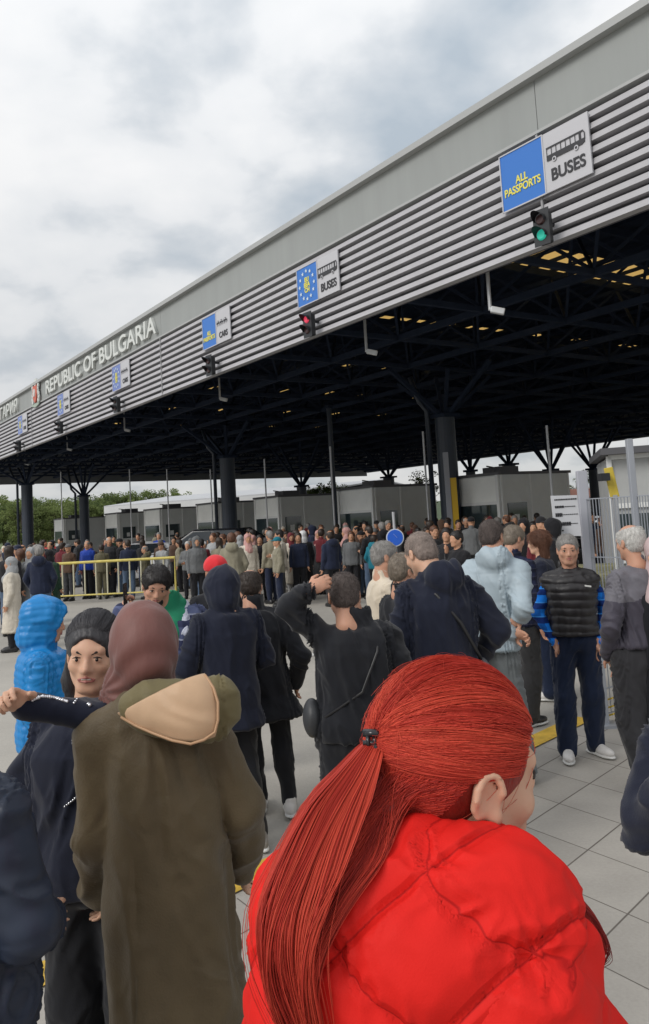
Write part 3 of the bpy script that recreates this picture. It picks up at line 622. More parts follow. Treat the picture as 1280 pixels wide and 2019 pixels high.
# trees
lm = bpy.data.materials.new('leaves'); lm.use_nodes = True; t = lm.node_tree; b = t.nodes['Principled BSDF']; b.inputs['Roughness'].default_value = .7; b.inputs['Specular IOR Level'].default_value = .2
oi = N(t, 'ShaderNodeObjectInfo'); co = N(t, 'ShaderNodeTexCoord'); nz = N(t, 'ShaderNodeTexNoise', i_Scale=.9, i_Detail=2.); L(t, co.outputs['Object'], nz.inputs['Vector'])
rp = N(t, 'ShaderNodeValToRGB'); rp.color_ramp.elements[0].position = .3; rp.color_ramp.elements[0].color = (.08, .115, .04, 1); rp.color_ramp.elements[1].position = .7; rp.color_ramp.elements[1].color = (.20, .25, .085, 1)
ad = N(t, 'ShaderNodeMath', operation='MULTIPLY_ADD', i_1=.35); L(t, oi.outputs['Random'], ad.inputs[0]); sb_ = N(t, 'ShaderNodeMath', operation='SUBTRACT', i_1=.17); L(t, nz.outputs[0], sb_.inputs[0]); L(t, sb_.outputs[0], ad.inputs[2]); L(t, ad.outputs[0], rp.inputs[0]); L(t, rp.outputs[0], b.inputs['Base Color'])
trl = N(t, 'ShaderNodeBsdfTranslucent'); L(t, rp.outputs[0], trl.inputs[0]); mst = N(t, 'ShaderNodeMixShader', i_0=.35); L(t, b.outputs[0], mst.inputs[1]); L(t, trl.outputs[0], mst.inputs[2]); L(t, mst.outputs[0], t.nodes['Material Output'].inputs[0])
bark = mat('bark', (.08, .065, .05), .9)
def make_tree(seed, hgt, cw, nleaf, sparse=False, conifer=False):
    rg = np.random.default_rng(seed); rt = thing('tree', '', 'tree')
    mb = MB(); mb.tube([(0, 0, -.2), (.1, 0, hgt * .3), (0, .1, hgt * .62), (0, 0, hgt * .9)], [hgt * .028, hgt * .02, hgt * .012, .02], 8)
    tips = []
    nb = 34
    for k in range(nb):
        z0 = hgt * rg.uniform(.1, .8); a = rg.uniform(0, 2 * PI); f_ = 1 - abs(z0 / hgt - .5) * (1.1 if not conifer else .2)
        if conifer: f_ = 1.15 * (1 - z0 / hgt)
        l_ = cw * f_ * rg.uniform(.6, 1.05); e_ = Vector((math.cos(a) * l_, math.sin(a) * l_, z0 + l_ * rg.uniform(.25, .8) * (0.2 if conifer else 1)))
        m1 = Vector((math.cos(a) * l_ * .5, math.sin(a) * l_ * .5, z0 + l_ * .3 * (0 if conifer else 1))); mb.tube([(0, 0, z0 - .2), m1, e_], [hgt * .008, hgt * .005, .01], 5); tips += [e_, m1 * 1.0]
    tips.append(Vector((0, 0, hgt * .93)))
    mb.build('trunk', bark, rt)
    tp = np.array([tuple(v) for v in tips]); idx = rg.integers(0, len(tp), nleaf); cl = rg.normal(0, 1, (nleaf, 3)); cl /= np.linalg.norm(cl, axis=1)[:, None] + 1e-6
    rad = cw * (.26 if not sparse else .2) * rg.uniform(.5, 1.1, len(tp)); c = tp[idx] + cl * (rad[idx] * rg.uniform(.2, 1, nleaf) ** .5)[:, None] * np.array([1, 1, .8])
    s_ = hgt * rg.uniform(.011, .02, nleaf) * (.8 if sparse else 1); u = rg.normal(0, 1, (nleaf, 3)); u /= np.linalg.norm(u, axis=1)[:, None]; v = np.cross(u, rg.normal(0, 1, (nleaf, 3))); v /= np.linalg.norm(v, axis=1)[:, None]
    vs_ = np.stack([c - u * s_[:, None], c + v * s_[:, None] * .7, c + u * s_[:, None], c - v * s_[:, None] * .7], 1).reshape(-1, 3)
    me = bpy.data.meshes.new('crown'); me.from_pydata(vs_.tolist(), [], np.arange(nleaf * 4).reshape(-1, 4).tolist()); me.materials.append(lm)
    o = bpy.data.objects.new('crown', me); C.objects.link(o); o.parent = rt
    return rt
def copy_tree(o, parent=None):
    c = o.copy(); C.objects.link(c); c.parent = parent
    for ch in o.children: copy_tree(ch, c)
    return c
protos = [make_tree(1, 9, 3.4, 5200), make_tree(2, 9, 3.9, 5600), make_tree(3, 9, 3.0, 2300, sparse=True), make_tree(4, 9, 2.2, 4200, conifer=True)]
used = set()
def put_tree(k, px, top, Y, label, group='trees beyond the canopy'):
    p = at(px, top, Y); h_ = max(3, p.z); p.z = 0
    o = protos[k] if k not in used else copy_tree(protos[k]); used.add(k)
    o.location = p; o.rotation_euler = (0, 0, rng.uniform(0, 6.28)); s_ = h_ / 9; o.scale = (s_ * 1.05, s_ * 1.05, s_)
    tag(o, label, 'tree', group)
lbl = ['round green tree in the wood left of the booths', 'broad green tree in the wood left of the booths', 'thin leafy tree', 'dark conifer standing above the wood at the left']
for i in range(20):
    put_tree(i % 2, -20 + i * 13 + rng.uniform(-5, 5), 999 + rng.uniform(-12, 6) - i * .4, rng.uniform(105, 140), lbl[i % 2])
for i, (px, tp, Y) in enumerate(((150, 978, 150), (185, 976, 155), (210, 972, 160), (236, 970, 160), (8, 975, 140), (262, 968, 160), (112, 982, 150), (300, 966, 165), (345, 962, 165), (60, 980, 150))):
    put_tree(i % 2, px, tp, Y, ['tall green tree on the skyline behind the left wood', 'broad-crowned tree on the skyline above the warehouse'][i % 2])
put_tree(0, 632, 950, 78, 'green tree between the third and second booths'); put_tree(1, 652, 955, 85, 'broad green tree partly behind the thin dark column')
put_tree(2, 830, 925, 62, 'thin yellowish-green tree over the second booth roof')
for i, (k, px, tp, Y) in enumerate(((2, 1135, 940, 75), (2, 1185, 905, 60), (0, 1150, 965, 90), (1, 1120, 972, 95), (1, 1215, 950, 90), (2, 1235, 880, 62), (2, 1285, 872, 58), (0, 1180, 968, 95), (0, 1250, 950, 90), (1, 960, 985, 110), (0, 1075, 975, 100), (1, 1100, 968, 105))):
    put_tree(k, px, tp, Y, ['dense green tree behind the tall fence', 'dense green tree behind the tall fence', 'thin spring-leaved tree rising beside the right-hand cabin'][k], 'trees behind the tall fence')
for k in range(4):
    if k not in used:
        for c in list(protos[k].children): bpy.data.objects.remove(c)
        bpy.data.objects.remove(protos[k])
# far posts and buildings behind fence
cn = gp(1150, 70); r_ = thing('container', 'low red-roofed shed far behind the tall fence', 'shed', cn)
part(MB().box(cn + Z * 1.2, (9, 4, 2.4)), 'wall', mat('shed_wall', (.4, .38, .36), .7), r_); part(MB().prism([(-2.4, 2.4), (0, 3.2), (2.4, 2.4)], cn - Vector((4.7, 0, 0)), cn + Vector((4.7, 0, 0)), (0, 1, 0), (0, 0, 1)), 'roof', mat('shed_roof', (.35, .13, .08), .7), r_)
# ---------------------------------------------------------------- people: smooth-union body fields turned into surfaces
f32 = np.float32
def V3(*a): return np.array(a, float)
def rotm(yaw=0, pitch=0, roll=0):                   # pitch > 0 looks down, yaw > 0 turns to the person's left
    cy, sy, cp, sp, cr_, sr = math.cos(yaw), math.sin(yaw), math.cos(pitch), math.sin(pitch), math.cos(roll), math.sin(roll)
    Rz = np.array([[cy, -sy, 0], [sy, cy, 0], [0, 0, 1.]]); Rx = np.array([[1, 0, 0], [0, cp, sp], [0, -sp, cp]]); Ry = np.array([[cr_, 0, sr], [0, 1, 0], [-sr, 0, cr_]])
    return Rz @ Rx @ Ry
class Prim: pass
def mk(fn, lo, hi, k=.02, op='u'):
    p = Prim(); p.fn = fn; p.lo = np.array(lo, float); p.hi = np.array(hi, float); p.k = k; p.op = op; return p
def cone(a, b, ra, rb=None, k=.02, op='u'):
    a, b = np.array(a, float), np.array(b, float); rb = ra if rb is None else rb; d = b - a; L2 = max(1e-9, d @ d)
    def fn(x, y, z):
        px, py, pz = x - a[0], y - a[1], z - a[2]; t = np.clip((px * d[0] + py * d[1] + pz * d[2]) / L2, 0, 1)
        return np.sqrt((px - d[0] * t) ** 2 + (py - d[1] * t) ** 2 + (pz - d[2] * t) ** 2) - (ra + t * (rb - ra))
    r = max(ra, rb); return mk(fn, np.minimum(a, b) - r, np.maximum(a, b) + r, k, op)
def ell(c, r, R=None, k=.02, op='u'):
    c = np.array(c, float); r = np.array(r, float); R = np.eye(3) if R is None else R
    def fn(x, y, z):
        px, py, pz = x - c[0], y - c[1], z - c[2]
        q = [px * R[0, i] + py * R[1, i] + pz * R[2, i] for i in range(3)]
        k0 = np.sqrt(sum((q[i] / r[i]) ** 2 for i in range(3))); k1 = np.sqrt(sum((q[i] / r[i] ** 2) ** 2 for i in range(3))) + 1e-9
        return k0 * (k0 - 1) / k1
    ext = np.sqrt(((R * r) ** 2).sum(1)); return mk(fn, c - ext, c + ext, k, op)
def col(P, k=.02, op='u', n=2.0, cap=.02, fold=None):        # upright loft: rows (z, cx, cy, rx, ry)
    P = np.array(sorted(P), float)
    zs = P[:, 0]
    def sm(z, c): return np.interp(z, zs, c)
    def fn(x, y, z):
        z1 = z.reshape(-1); sh = z.shape
        cx, cy, rx, ry = [sm(z1, P[:, i]).reshape(sh) for i in (1, 2, 3, 4)]
        px, py = x - cx, y - cy
        if fold: 
            an = np.arctan2(py, px); f_ = fold(an, z); rx = rx * f_; ry = ry * f_
        if n == 2.0: k0 = np.sqrt((px / rx) ** 2 + (py / ry) ** 2)
        else: k0 = (np.abs(px / rx) ** n + np.abs(py / ry) ** n) ** (1 / n)
        k1 = np.sqrt((px / rx ** 2) ** 2 + (py / ry ** 2) ** 2) + 1e-9
        d = k0 * (k0 - 1) / k1
        e = np.maximum(z - (zs[-1] - cap), (zs[0] + cap) - z)
        return np.where(e > 0, np.sqrt(np.maximum(d + cap, 0) ** 2 + e ** 2) - cap, np.maximum(d, e - cap))
    return mk(fn, (min(P[:, 1] - P[:, 3]) * 1 - .03, min(P[:, 2] - P[:, 4]) - .03, zs[0]), (max(P[:, 1] + P[:, 3]) + .03, max(P[:, 2] + P[:, 4]) + .03, zs[-1]), k, op)
def xform(prims, R, t, s=1.0):                      # move primitives (body -> placed)
    t = np.array(t, float); out = []
    for p in prims:
        def fn(x, y, z, p=p):
            px, py, pz = (x - t[0]) / s, (y - t[1]) / s, (z - t[2]) / s
            return p.fn(px * R[0, 0] + py * R[1, 0] + pz * R[2, 0], px * R[0, 1] + py * R[1, 1] + pz * R[2, 1], px * R[0, 2] + py * R[1, 2] + pz * R[2, 2]) * s
        c = (p.lo + p.hi) / 2; h = (p.hi - p.lo) / 2; c2 = R @ c * s + t; h2 = np.abs(R) @ h * s
        out.append(mk(fn, c2 - h2, c2 + h2, p.k * s, p.op))
    return out
def surf(prims, vox, clip_lo=None, clip_hi=None):
    pos = [p for p in prims if p.op == 'u']
    lo = np.min([p.lo for p in pos], 0) - 3 * vox; hi = np.max([p.hi for p in pos], 0) + 3 * vox
    if clip_lo is not None: lo = np.maximum(lo, clip_lo)
    if clip_hi is not None: hi = np.minimum(hi, clip_hi)
    nn = np.maximum(4, np.ceil((hi - lo) / vox).astype(int) + 1)
    Dd = np.full(nn, .3, f32); ax = [(lo[i] + vox * np.arange(nn[i])).astype(f32) for i in range(3)]
    for p in prims:
        mg = p.k * 1.0 + 2.5 * vox
        i0 = np.clip(np.floor((p.lo - mg - lo) / vox).astype(int), 0, nn); i1 = np.clip(np.ceil((p.hi + mg - lo) / vox).astype(int) + 1, 0, nn)
        if (i1 <= i0).any(): continue
        sl = tuple(slice(i0[i], i1[i]) for i in range(3))
        x = ax[0][sl[0]][:, None, None]; y = ax[1][sl[1]][None, :, None]; z = ax[2][sl[2]][None, None, :]
        sh = (i1 - i0); d = p.fn(np.broadcast_to(x, sh), np.broadcast_to(y, sh), np.broadcast_to(z, sh)).astype(f32); a = Dd[sl]; k = max(p.k, 1e-5)
        if p.op == 'u': h = np.clip(.5 + .5 * (a - d) / k, 0, 1); Dd[sl] = a * (1 - h) + d * h - k * h * (1 - h)
        elif p.op == 's': h = np.clip(.5 - .5 * (a + d) / k, 0, 1); Dd[sl] = a * (1 - h) - d * h + k * h * (1 - h)
    # naive surface nets
    Dd[0], Dd[-1], Dd[:, 0], Dd[:, -1], Dd[:, :, 0], Dd[:, :, -1] = [np.abs(q) + 1e-4 for q in (Dd[0], Dd[-1], Dd[:, 0], Dd[:, -1], Dd[:, :, 0], Dd[:, :, -1])]
    S = Dd < 0
    c8 = [(i, j, k) for i in (0, 1) for j in (0, 1) for k in (0, 1)]
    def sub(A, o): return A[o[0]:A.shape[0] - 1 + o[0], o[1]:A.shape[1] - 1 + o[1], o[2]:A.shape[2] - 1 + o[2]]
    cnt = sum(sub(S, o).astype(np.int8) for o in c8); act = (cnt > 0) & (cnt < 8); I = np.argwhere(act)
    if len(I) == 0: return None
    vals = {o: Dd[I[:, 0] + o[0], I[:, 1] + o[1], I[:, 2] + o[2]] for o in c8}
    acc = np.zeros((len(I), 3)); num = np.zeros(len(I))
    for o in c8:
        for axis in range(3):
            if o[axis] == 0:
                o2 = list(o); o2[axis] = 1; o2 = tuple(o2); a, b = vals[o], vals[o2]; cr = (a < 0) != (b < 0)
                t = np.where(cr, a / np.where(cr, a - b, 1), 0); pt = np.tile(np.array(o, float), (len(I), 1)); pt[:, axis] += t
                acc[cr] += pt[cr]; num[cr] += 1
    Vt = (I + acc / num[:, None]) * vox + lo
    idx = np.full(act.shape, -1, np.int64); idx[tuple(I.T)] = np.arange(len(I)); quads = []
    for axis in range(3):
        o = [1, 1, 1]; o[axis] = 0
        A = S[o[0]:-1, o[1]:-1, o[2]:-1] if True else None
        sA = [slice(1, -1)] * 3; sB = [slice(1, -1)] * 3; sA[axis] = slice(0, -1); sB[axis] = slice(1, None)
        a = S[tuple(sA)]; b = S[tuple(sB)]; E_ = np.argwhere(a != b)
        if len(E_) == 0: continue
        pos_ = E_ + np.array([0 if i == axis else 1 for i in range(3)])
        u, v = (axis + 1) % 3, (axis + 2) % 3; q = []
        for du, dv in ((0, 0), (1, 0), (1, 1), (0, 1)):
            r = pos_.copy(); r[:, u] -= du; r[:, v] -= dv; q.append(idx[r[:, 0], r[:, 1], r[:, 2]])
        q = np.stack(q, 1); fl = a[tuple(E_.T)]; q[~fl] = q[~fl][:, ::-1]; quads.append(q)
    Q = np.concatenate(quads); Q = Q[(Q >= 0).all(1)]
    return Vt, Q
def vnoise(P, seed=0):                              # smooth value noise in -1..1
    P = P + seed * 17.31; i = np.floor(P).astype(np.int64); f = P - i; f = f * f * (3 - 2 * f); r = 0
    def h(a, b, c): n = (a * 374761393 + b * 668265263 + c * 2147483647 + seed * 9176) & 0xffffffff; n = ((n ^ (n >> 13)) * 1274126177) & 0xffffffff; return ((n ^ (n >> 16)) & 0xffff) / 32767.5 - 1
    for a in (0, 1):
        for b in (0, 1):
            for c in (0, 1):
                w_ = (f[:, 0] if a else 1 - f[:, 0]) * (f[:, 1] if b else 1 - f[:, 1]) * (f[:, 2] if c else 1 - f[:, 2]); r = r + w_ * h(i[:, 0] + a, i[:, 1] + b, i[:, 2] + c)
    return r
def normals(Vt, Q):
    n = np.cross(Vt[Q[:, 2]] - Vt[Q[:, 0]], Vt[Q[:, 3]] - Vt[Q[:, 1]]); N_ = np.zeros_like(Vt)
    for i in range(4): 
        for j in range(3): N_[:, j] += np.bincount(Q[:, i], n[:, j], len(Vt))
    return N_ / (np.linalg.norm(N_, axis=1)[:, None] + 1e-12)
def smooth(Vt, Q, it=1):
    a = np.concatenate([Q[:, i] for i in range(4)] * 2); b = np.concatenate([Q[:, (i + 1) % 4] for i in range(4)] + [Q[:, (i - 1) % 4] for i in range(4)])
    c = np.bincount(a, minlength=len(Vt))[:, None]
    for _ in range(it):
        s_ = np.stack([np.bincount(a, Vt[b, j], len(Vt)) for j in range(3)], 1) / np.maximum(c, 1); Vt = Vt * .5 + s_ * .5
    return Vt
def skin_mesh(name, prims, vox, m, parent, disp=None, sm=1, loc=None, clip_lo=None, clip_hi=None, colfn=None):
    r = surf(prims, vox, clip_lo, clip_hi)
    if r is None: return None
    Vt, Q = r; Vt = smooth(Vt, Q, sm)
    if disp is not None: N_ = normals(Vt, Q); Vt = Vt + N_ * disp(Vt, N_)[:, None]
    Vt = np.nan_to_num(Vt)
    me = bpy.data.meshes.new(name); me.vertices.add(len(Vt)); me.vertices.foreach_set('co', Vt.astype(f32).ravel())
    me.loops.add(len(Q) * 4); me.loops.foreach_set('vertex_index', Q.astype(np.int32).ravel()); me.polygons.add(len(Q))
    me.polygons.foreach_set('loop_start', np.arange(0, len(Q) * 4, 4, dtype=np.int32)); me.polygons.foreach_set('use_smooth', np.ones(len(Q), bool))
    ms = m if isinstance(m, (list, tuple)) else [m]
    for q in ms: me.materials.append(q)
    if colfn is not None: me.polygons.foreach_set('material_index', colfn(Vt[Q].mean(1)).astype(np.int32))
    me.update(calc_edges=True)
    o = bpy.data.objects.new(name, me); C.objects.link(o); o.parent = parent
    return o
# folds
def folds(amp=.006, f=(9, 9, 5), seed=1, fine=.3):
    f = np.array(f, float)
    def d(P, N_):
        arm = np.clip((np.abs(P[:, 0]) - .17) * 18, 0, 1)[:, None]; q = P * (f * (1 - arm) + np.array([f[0] * .6, f[1] * .6, f[2] * 2.6]) * arm); q[:, 2] += P[:, 0] * f[2] * 1.6
        w_ = q + np.stack([vnoise(q * .7, seed + 5), vnoise(q * .7, seed + 6), vnoise(q * .7, seed + 7)], 1) * .9
        r = (1 - np.abs(vnoise(w_, seed))) ** 2; r2 = (1 - np.abs(vnoise(w_ * 2.1, seed + 2))) ** 2
        return amp * (r * 1.9 - .9 + fine * 1.6 * (r2 - .4))
    return d
def plus(*ds): return lambda P, N_: sum(d(P, N_) for d in ds)
def bands(pitch, amp, z0=0, wob=.008, seed=3, zlo=-9, zhi=9):
    def d(P, N_):
        z = P[:, 2] - z0 + wob * vnoise(P * 9, seed); s_ = np.abs(np.sin(PI * z / pitch)) ** .45
        return amp * (s_ - .7) * ((P[:, 2] > zlo) & (P[:, 2] < zhi)) + amp * .3 * vnoise(P * np.array([30, 30, 14]), seed + 1)
    return d
def cloth(name, c, rough=.85, sheen=.15, bump=.35, bs=260, var=.1, spec=.25):
    return mat('cloth_' + name, c, rough, spec=spec, nscale=6, nvar=var, bump=bump, bscale=bs, sheen=sheen, bdist=.002, wrinkle=.6)
def skinm(name, c): 
    M = mat('skin_' + name, c, .5, spec=.35, nscale=14, nvar=.07, bump=.15, bscale=180, bdist=.001); b = M.node_tree.nodes['Principled BSDF']
    b.inputs['Subsurface Weight'].default_value = .12; b.inputs['Subsurface Radius'].default_value = (.01, .004, .002); b.inputs['Subsurface Scale'].default_value = .5
    return M
SK = skinm('tan', (.50, .27, .17)); SKL = skinm('light', (.60, .36, .25)); SKR = skinm('ruddy', (.52, .28, .19))
def hairm(name, c, rough=.45): return mat('hair_' + name, c, rough, spec=.4, nscale=40, nvar=.35, bump=.8, bscale=140, stretch=(1, 1, .25), bdist=.004)
HB = hairm('black', (.018, .015, .015)); HD = hairm('dark', (.035, .025, .02)); HG = hairm('grey', (.22, .21, .20)); HW = hairm('white', (.45, .44, .42)); HBR = hairm('brown', (.11, .05, .03)); HS = hairm('stubble', (.07, .055, .05), .8); HGB = hairm('greybrown', (.17, .14, .11))
lipm = mat('lips', (.36, .13, .11), .45); eyew = mat('eye_white', (.42, .38, .35), .25); iris = mat('iris', (.02, .013, .01), .1); browm = mat('eyebrow', (.03, .02, .017), .8)

def head_prims(ear=True, fine=True):
    P = [ell((0, -.012, .035), (.076, .097, .083), k=.02), ell((0, .02, -.025), (.062, .074, .086), k=.03),
         cone((-.048, .005, -.052), (-.018, .062, -.092), .024, .018, k=.025), cone((.048, .005, -.052), (.018, .062, -.092), .024, .018, k=.025), cone((-.014, .072, -.094), (.014, .072, -.094), .016, k=.02),
         cone((0, -.02, -.05), (0, -.035, -.16), .054, .058, k=.03),
         cone((0, .086, .014), (0, .104, -.03), .008, .0125, k=.012), cone((-.012, .094, -.034), (.012, .094, -.034), .009, k=.008),
         cone((-.04, .076, .026), (.04, .076, .026), .012, k=.02), ell((-.04, .06, -.025), (.026, .024, .022), k=.02), ell((.04, .06, -.025), (.026, .024, .022), k=.02),
         ell((0, .082, -.06), (.028, .016, .018), k=.015)]
    if fine: P += [ell((-.032, .104, .0), (.017, .016, .011), k=.014, op='s'), ell((.032, .104, .0), (.017, .016, .011), k=.014, op='s'),
                   ell((-.032, .08, -.001), (.016, .013, .012), k=.006), ell((.032, .08, -.001), (.016, .013, .012), k=.006)]
    if ear:
        for s_ in (-1, 1):
            P += [ell((s_ * .080, -.012, -.008), (.010, .019, .033), rotm(0, -.15, 0), k=.008), ell((s_ * .089, -.008, -.006), (.007, .010, .018), k=.004, op='s')]
    return P
def hand_prims(Wp, dr, pn, side, curl=.5, s=1.0, spread=.12):
    Wp = np.array(Wp, float); d = np.array(dr, float); d /= np.linalg.norm(d); pn = np.array(pn, float); pn -= d * (pn @ d); pn /= np.linalg.norm(pn); ac = np.cross(d, pn) * side   # across, towards the thumb
    R = np.stack([ac, d, pn], 1); P = [ell(Wp + d * .048 * s, (.040 * s, .052 * s, .017 * s), R, k=.01), cone(Wp - d * .02, Wp + d * .03 * s, .026 * s, .027 * s, k=.015)]
    for i, (o_, l_) in enumerate(((.028, .075), (.0095, .083), (-.0095, .077), (-.028, .061))):
        p = Wp + (d * (.085 - .006 * abs(i - 1.3)) + ac * o_) * s; c_ = curl * (.85 + .12 * i); a = c_ * .5; dd = d + ac * o_ * spread * 10
        dd /= np.linalg.norm(dd); r_ = (.0098 - .0007 * (i == 3)) * s
        for j, fr in enumerate((.45, .31, .24)):
            v = dd * math.cos(a) + pn * math.sin(a); q = p + v * l_ * fr * s; P.append(cone(p, q, r_ * (1 - .08 * j), r_ * (1 - .08 * (j + 1)), k=.003)); p = q; a += c_ * (1.0, .8, .6)[j]
    p = Wp + (d * .025 + ac * .03) * s; v = d * .62 + ac * .65 + pn * .35 * (1 + curl); v /= np.linalg.norm(v); q = p + v * .038 * s; P.append(cone(p, q, .0135 * s, .0115 * s, k=.008))
    v2 = d * .9 + ac * .15 + pn * .45 * curl; v2 /= np.linalg.norm(v2); P.append(cone(q, q + v2 * .032 * s, .0112 * s, .009 * s, k=.004))
    return P
def lerp(a, b, t): return np.array(a, float) * (1 - t) + np.array(b, float) * t
class Sk:                                           # joints for a standing figure of 1.75 m, faces +Y, right hand at +X
    def __init__(s, H=1.75, **o):
        J = dict(ankR=(.10, 0, .08), ankL=(-.10, 0, .08), kneeR=(.10, .015, .49), kneeL=(-.10, .015, .49), hipR=(.09, 0, .90), hipL=(-.09, 0, .90), pel=(0, 0, .96), wst=(0, .0, 1.12), chs=(0, 0, 1.32), nck=(0, -.015, 1.47), hd=(0, .015, 1.632),
                 shR=(.165, -.01, 1.385), shL=(-.165, -.01, 1.385), elR=(.215, -.03, 1.11), elL=(-.215, -.03, 1.11), wrR=(.225, .05, .87), wrL=(-.225, .05, .87))
        s.k = H / 1.75; s.toe = {}
        for a, b in o.items():
            if a in J: J[a] = b
        if 'lean' in o:                             # shift of upper body (x, y) at neck height
            lx, ly = o['lean']
            for a in J:
                if a.startswith(('wst', 'chs', 'nck', 'sh', 'hd', 'el', 'wr')) and a not in o: t = (J[a][2] - .95) / .55; t = max(0, t) if not a.startswith('wr') else 1.0 * .1; J[a] = (J[a][0] + lx * t, J[a][1] + ly * t, J[a][2] - (lx ** 2 + ly ** 2) * t * .5)
        s.J = {a: np.array(b, float) * s.k for a, b in J.items()}; s.fat = o.get('fat', 1.0); s.shw = o.get('shw', 1.0)
        s.HR = rotm(o.get('yaw', 0), o.get('pitch', 0), o.get('roll', 0)); s.hs = s.k * .5 + .5; s.hs *= o.get('hs', 1.0)
        s.foot = o.get('foot', (0, 0)); s.curl = o.get('curl', (.5, .5)); s.hdir = o.get('hdir', (None, None)); s.palm = o.get('palm', ((-1, 0, 0), (1, 0, 0)))
    def limb(s, side, g=0., arm=True, cuff=.0):
        J = s.J; a, b, c = [J[q + side] for q in ('sh', 'el', 'wr')]; c = lerp(b, c, 1 - cuff)
        return [cone(a, b, .047 * s.k + g * .75, .038 * s.k + g * .8, k=.02), cone(b, c, .038 * s.k + g * .8, .027 * s.k + g * .7, k=.015)]
    def torso(s, g=0., zlo=.86, zhi=1.50, hem=None, k=.04, n=2.3, fold=None):
        J = s.J; f = s.fat; K = s.k
        def row(z, rx, ry):
            zz = z * K; pts = [J['pel'], J['wst'], J['chs'], J['nck']]; zs = [p[2] for p in pts]
            cx = np.interp(zz, zs, [p[0] for p in pts]); cy = np.interp(zz, zs, [p[1] for p in pts]); return (zz, cx, cy, rx * K + g, ry * K + g)
        rows = [(.86, .165 * f, .115 * f), (.96, .168 * f, .12 * f), (1.08, .145 * f, .11 * f), (1.2, .155 * f, .115 * f), (1.32, .165 * max(1, f * .95), .118 * f), (1.39, .14, .10 * f), (1.45, .085, .075), (1.50, .055, .055)]
        rows = [r for r in rows if zlo < r[0] < zhi]
        R_s = [row(*r) for r in rows]
        if hem: R_s += [row(z, rx, ry) for z, rx, ry in hem]
        return [col(R_s, k=k, n=n, fold=fold), cone(J['shL'], J['nck'] - [0, 0, .025], .046 * K + g * .7, .05, k=.04), cone(J['shR'], J['nck'] - [0, 0, .025], .046 * K + g * .7, .05, k=.04)]
    def legs(s, g=0., cut=0., flare=0.):
        J = s.J; P = []
        for q in 'LR':
            a, b, c = J['hip' + q], J['knee' + q], J['ank' + q]; c = lerp(b, c, 1 - cut)
            P += [cone(a, b, .082 * s.k * min(s.fat, 1.1) + g, .056 * s.k + g, k=.03), cone(b, c, .056 * s.k + g, .04 * s.k + g + flare, k=.03)]
            P += [ell(lerp(b, c, .3) - [0, .012, 0], (.05 * s.k + g * .8, .055 * s.k + g * .8, .12), k=.04)]
        return P
def person(px, ytop, Y, rz, label, H=None, cat='person', vox=.012, zoff=0, group=None, **o):
    top = at(px, ytop, Y); H = H or top.z
    r = thing('person', label, cat, (top.x, Y, 0), R_(rz), group); r.scale = (1, 1, 1)
    sk = Sk(H, **o); r2 = r; hx = sk.J['hd']
    # keep the head (not the feet) under the pixel
    c_, s_ = math.cos(R_(rz)), math.sin(R_(rz)); r.location = (top.x - (hx[0] * c_ - hx[1] * s_), Y - (hx[0] * s_ + hx[1] * c_), 0)
    return r, sk
def body(r, sk, skin, vox=.012, hands=True, legs=True, ear=True, fine=True):
    J = sk.J; P = []
    P += sk.torso(-.012) + sk.limb('L', -.004) + sk.limb('R', -.004)
    if legs:
        P += sk.legs(-.006)
        for q in 'LR':
            a = J['ank' + q]; f = sk.foot[0 if q == 'L' else 1]; d = np.array([math.sin(f), math.cos(f), 0]); P += [cone(a - [0, 0, .035], a + d * .12 - [0, 0, .045], .032, .022, k=.02), cone(a - d * .04 - [0, 0, .045], a, .026, .035, k=.02)]
    P.append(cone(J['nck'] - [0, 0, .05], lerp(J['nck'], J['hd'], .5), .056 * sk.k * min(1.15, sk.fat), k=.03))
    P += xform(head_prims(ear, fine), sk.HR, J['hd'], sk.hs)
    if hands:
        for q, i in (('L', 0), ('R', 1)):
            w_, e_ = J['wr' + q], J['el' + q]; d = sk.hdir[i] if sk.hdir[i] is not None else (w_ - e_)
            P += hand_prims(w_, d, sk.palm[i], 1 if q == 'L' else -1, sk.curl[i], sk.k)
    return skin_mesh('body', P, vox, skin, r, sm=0 if vox < .009 else 0)
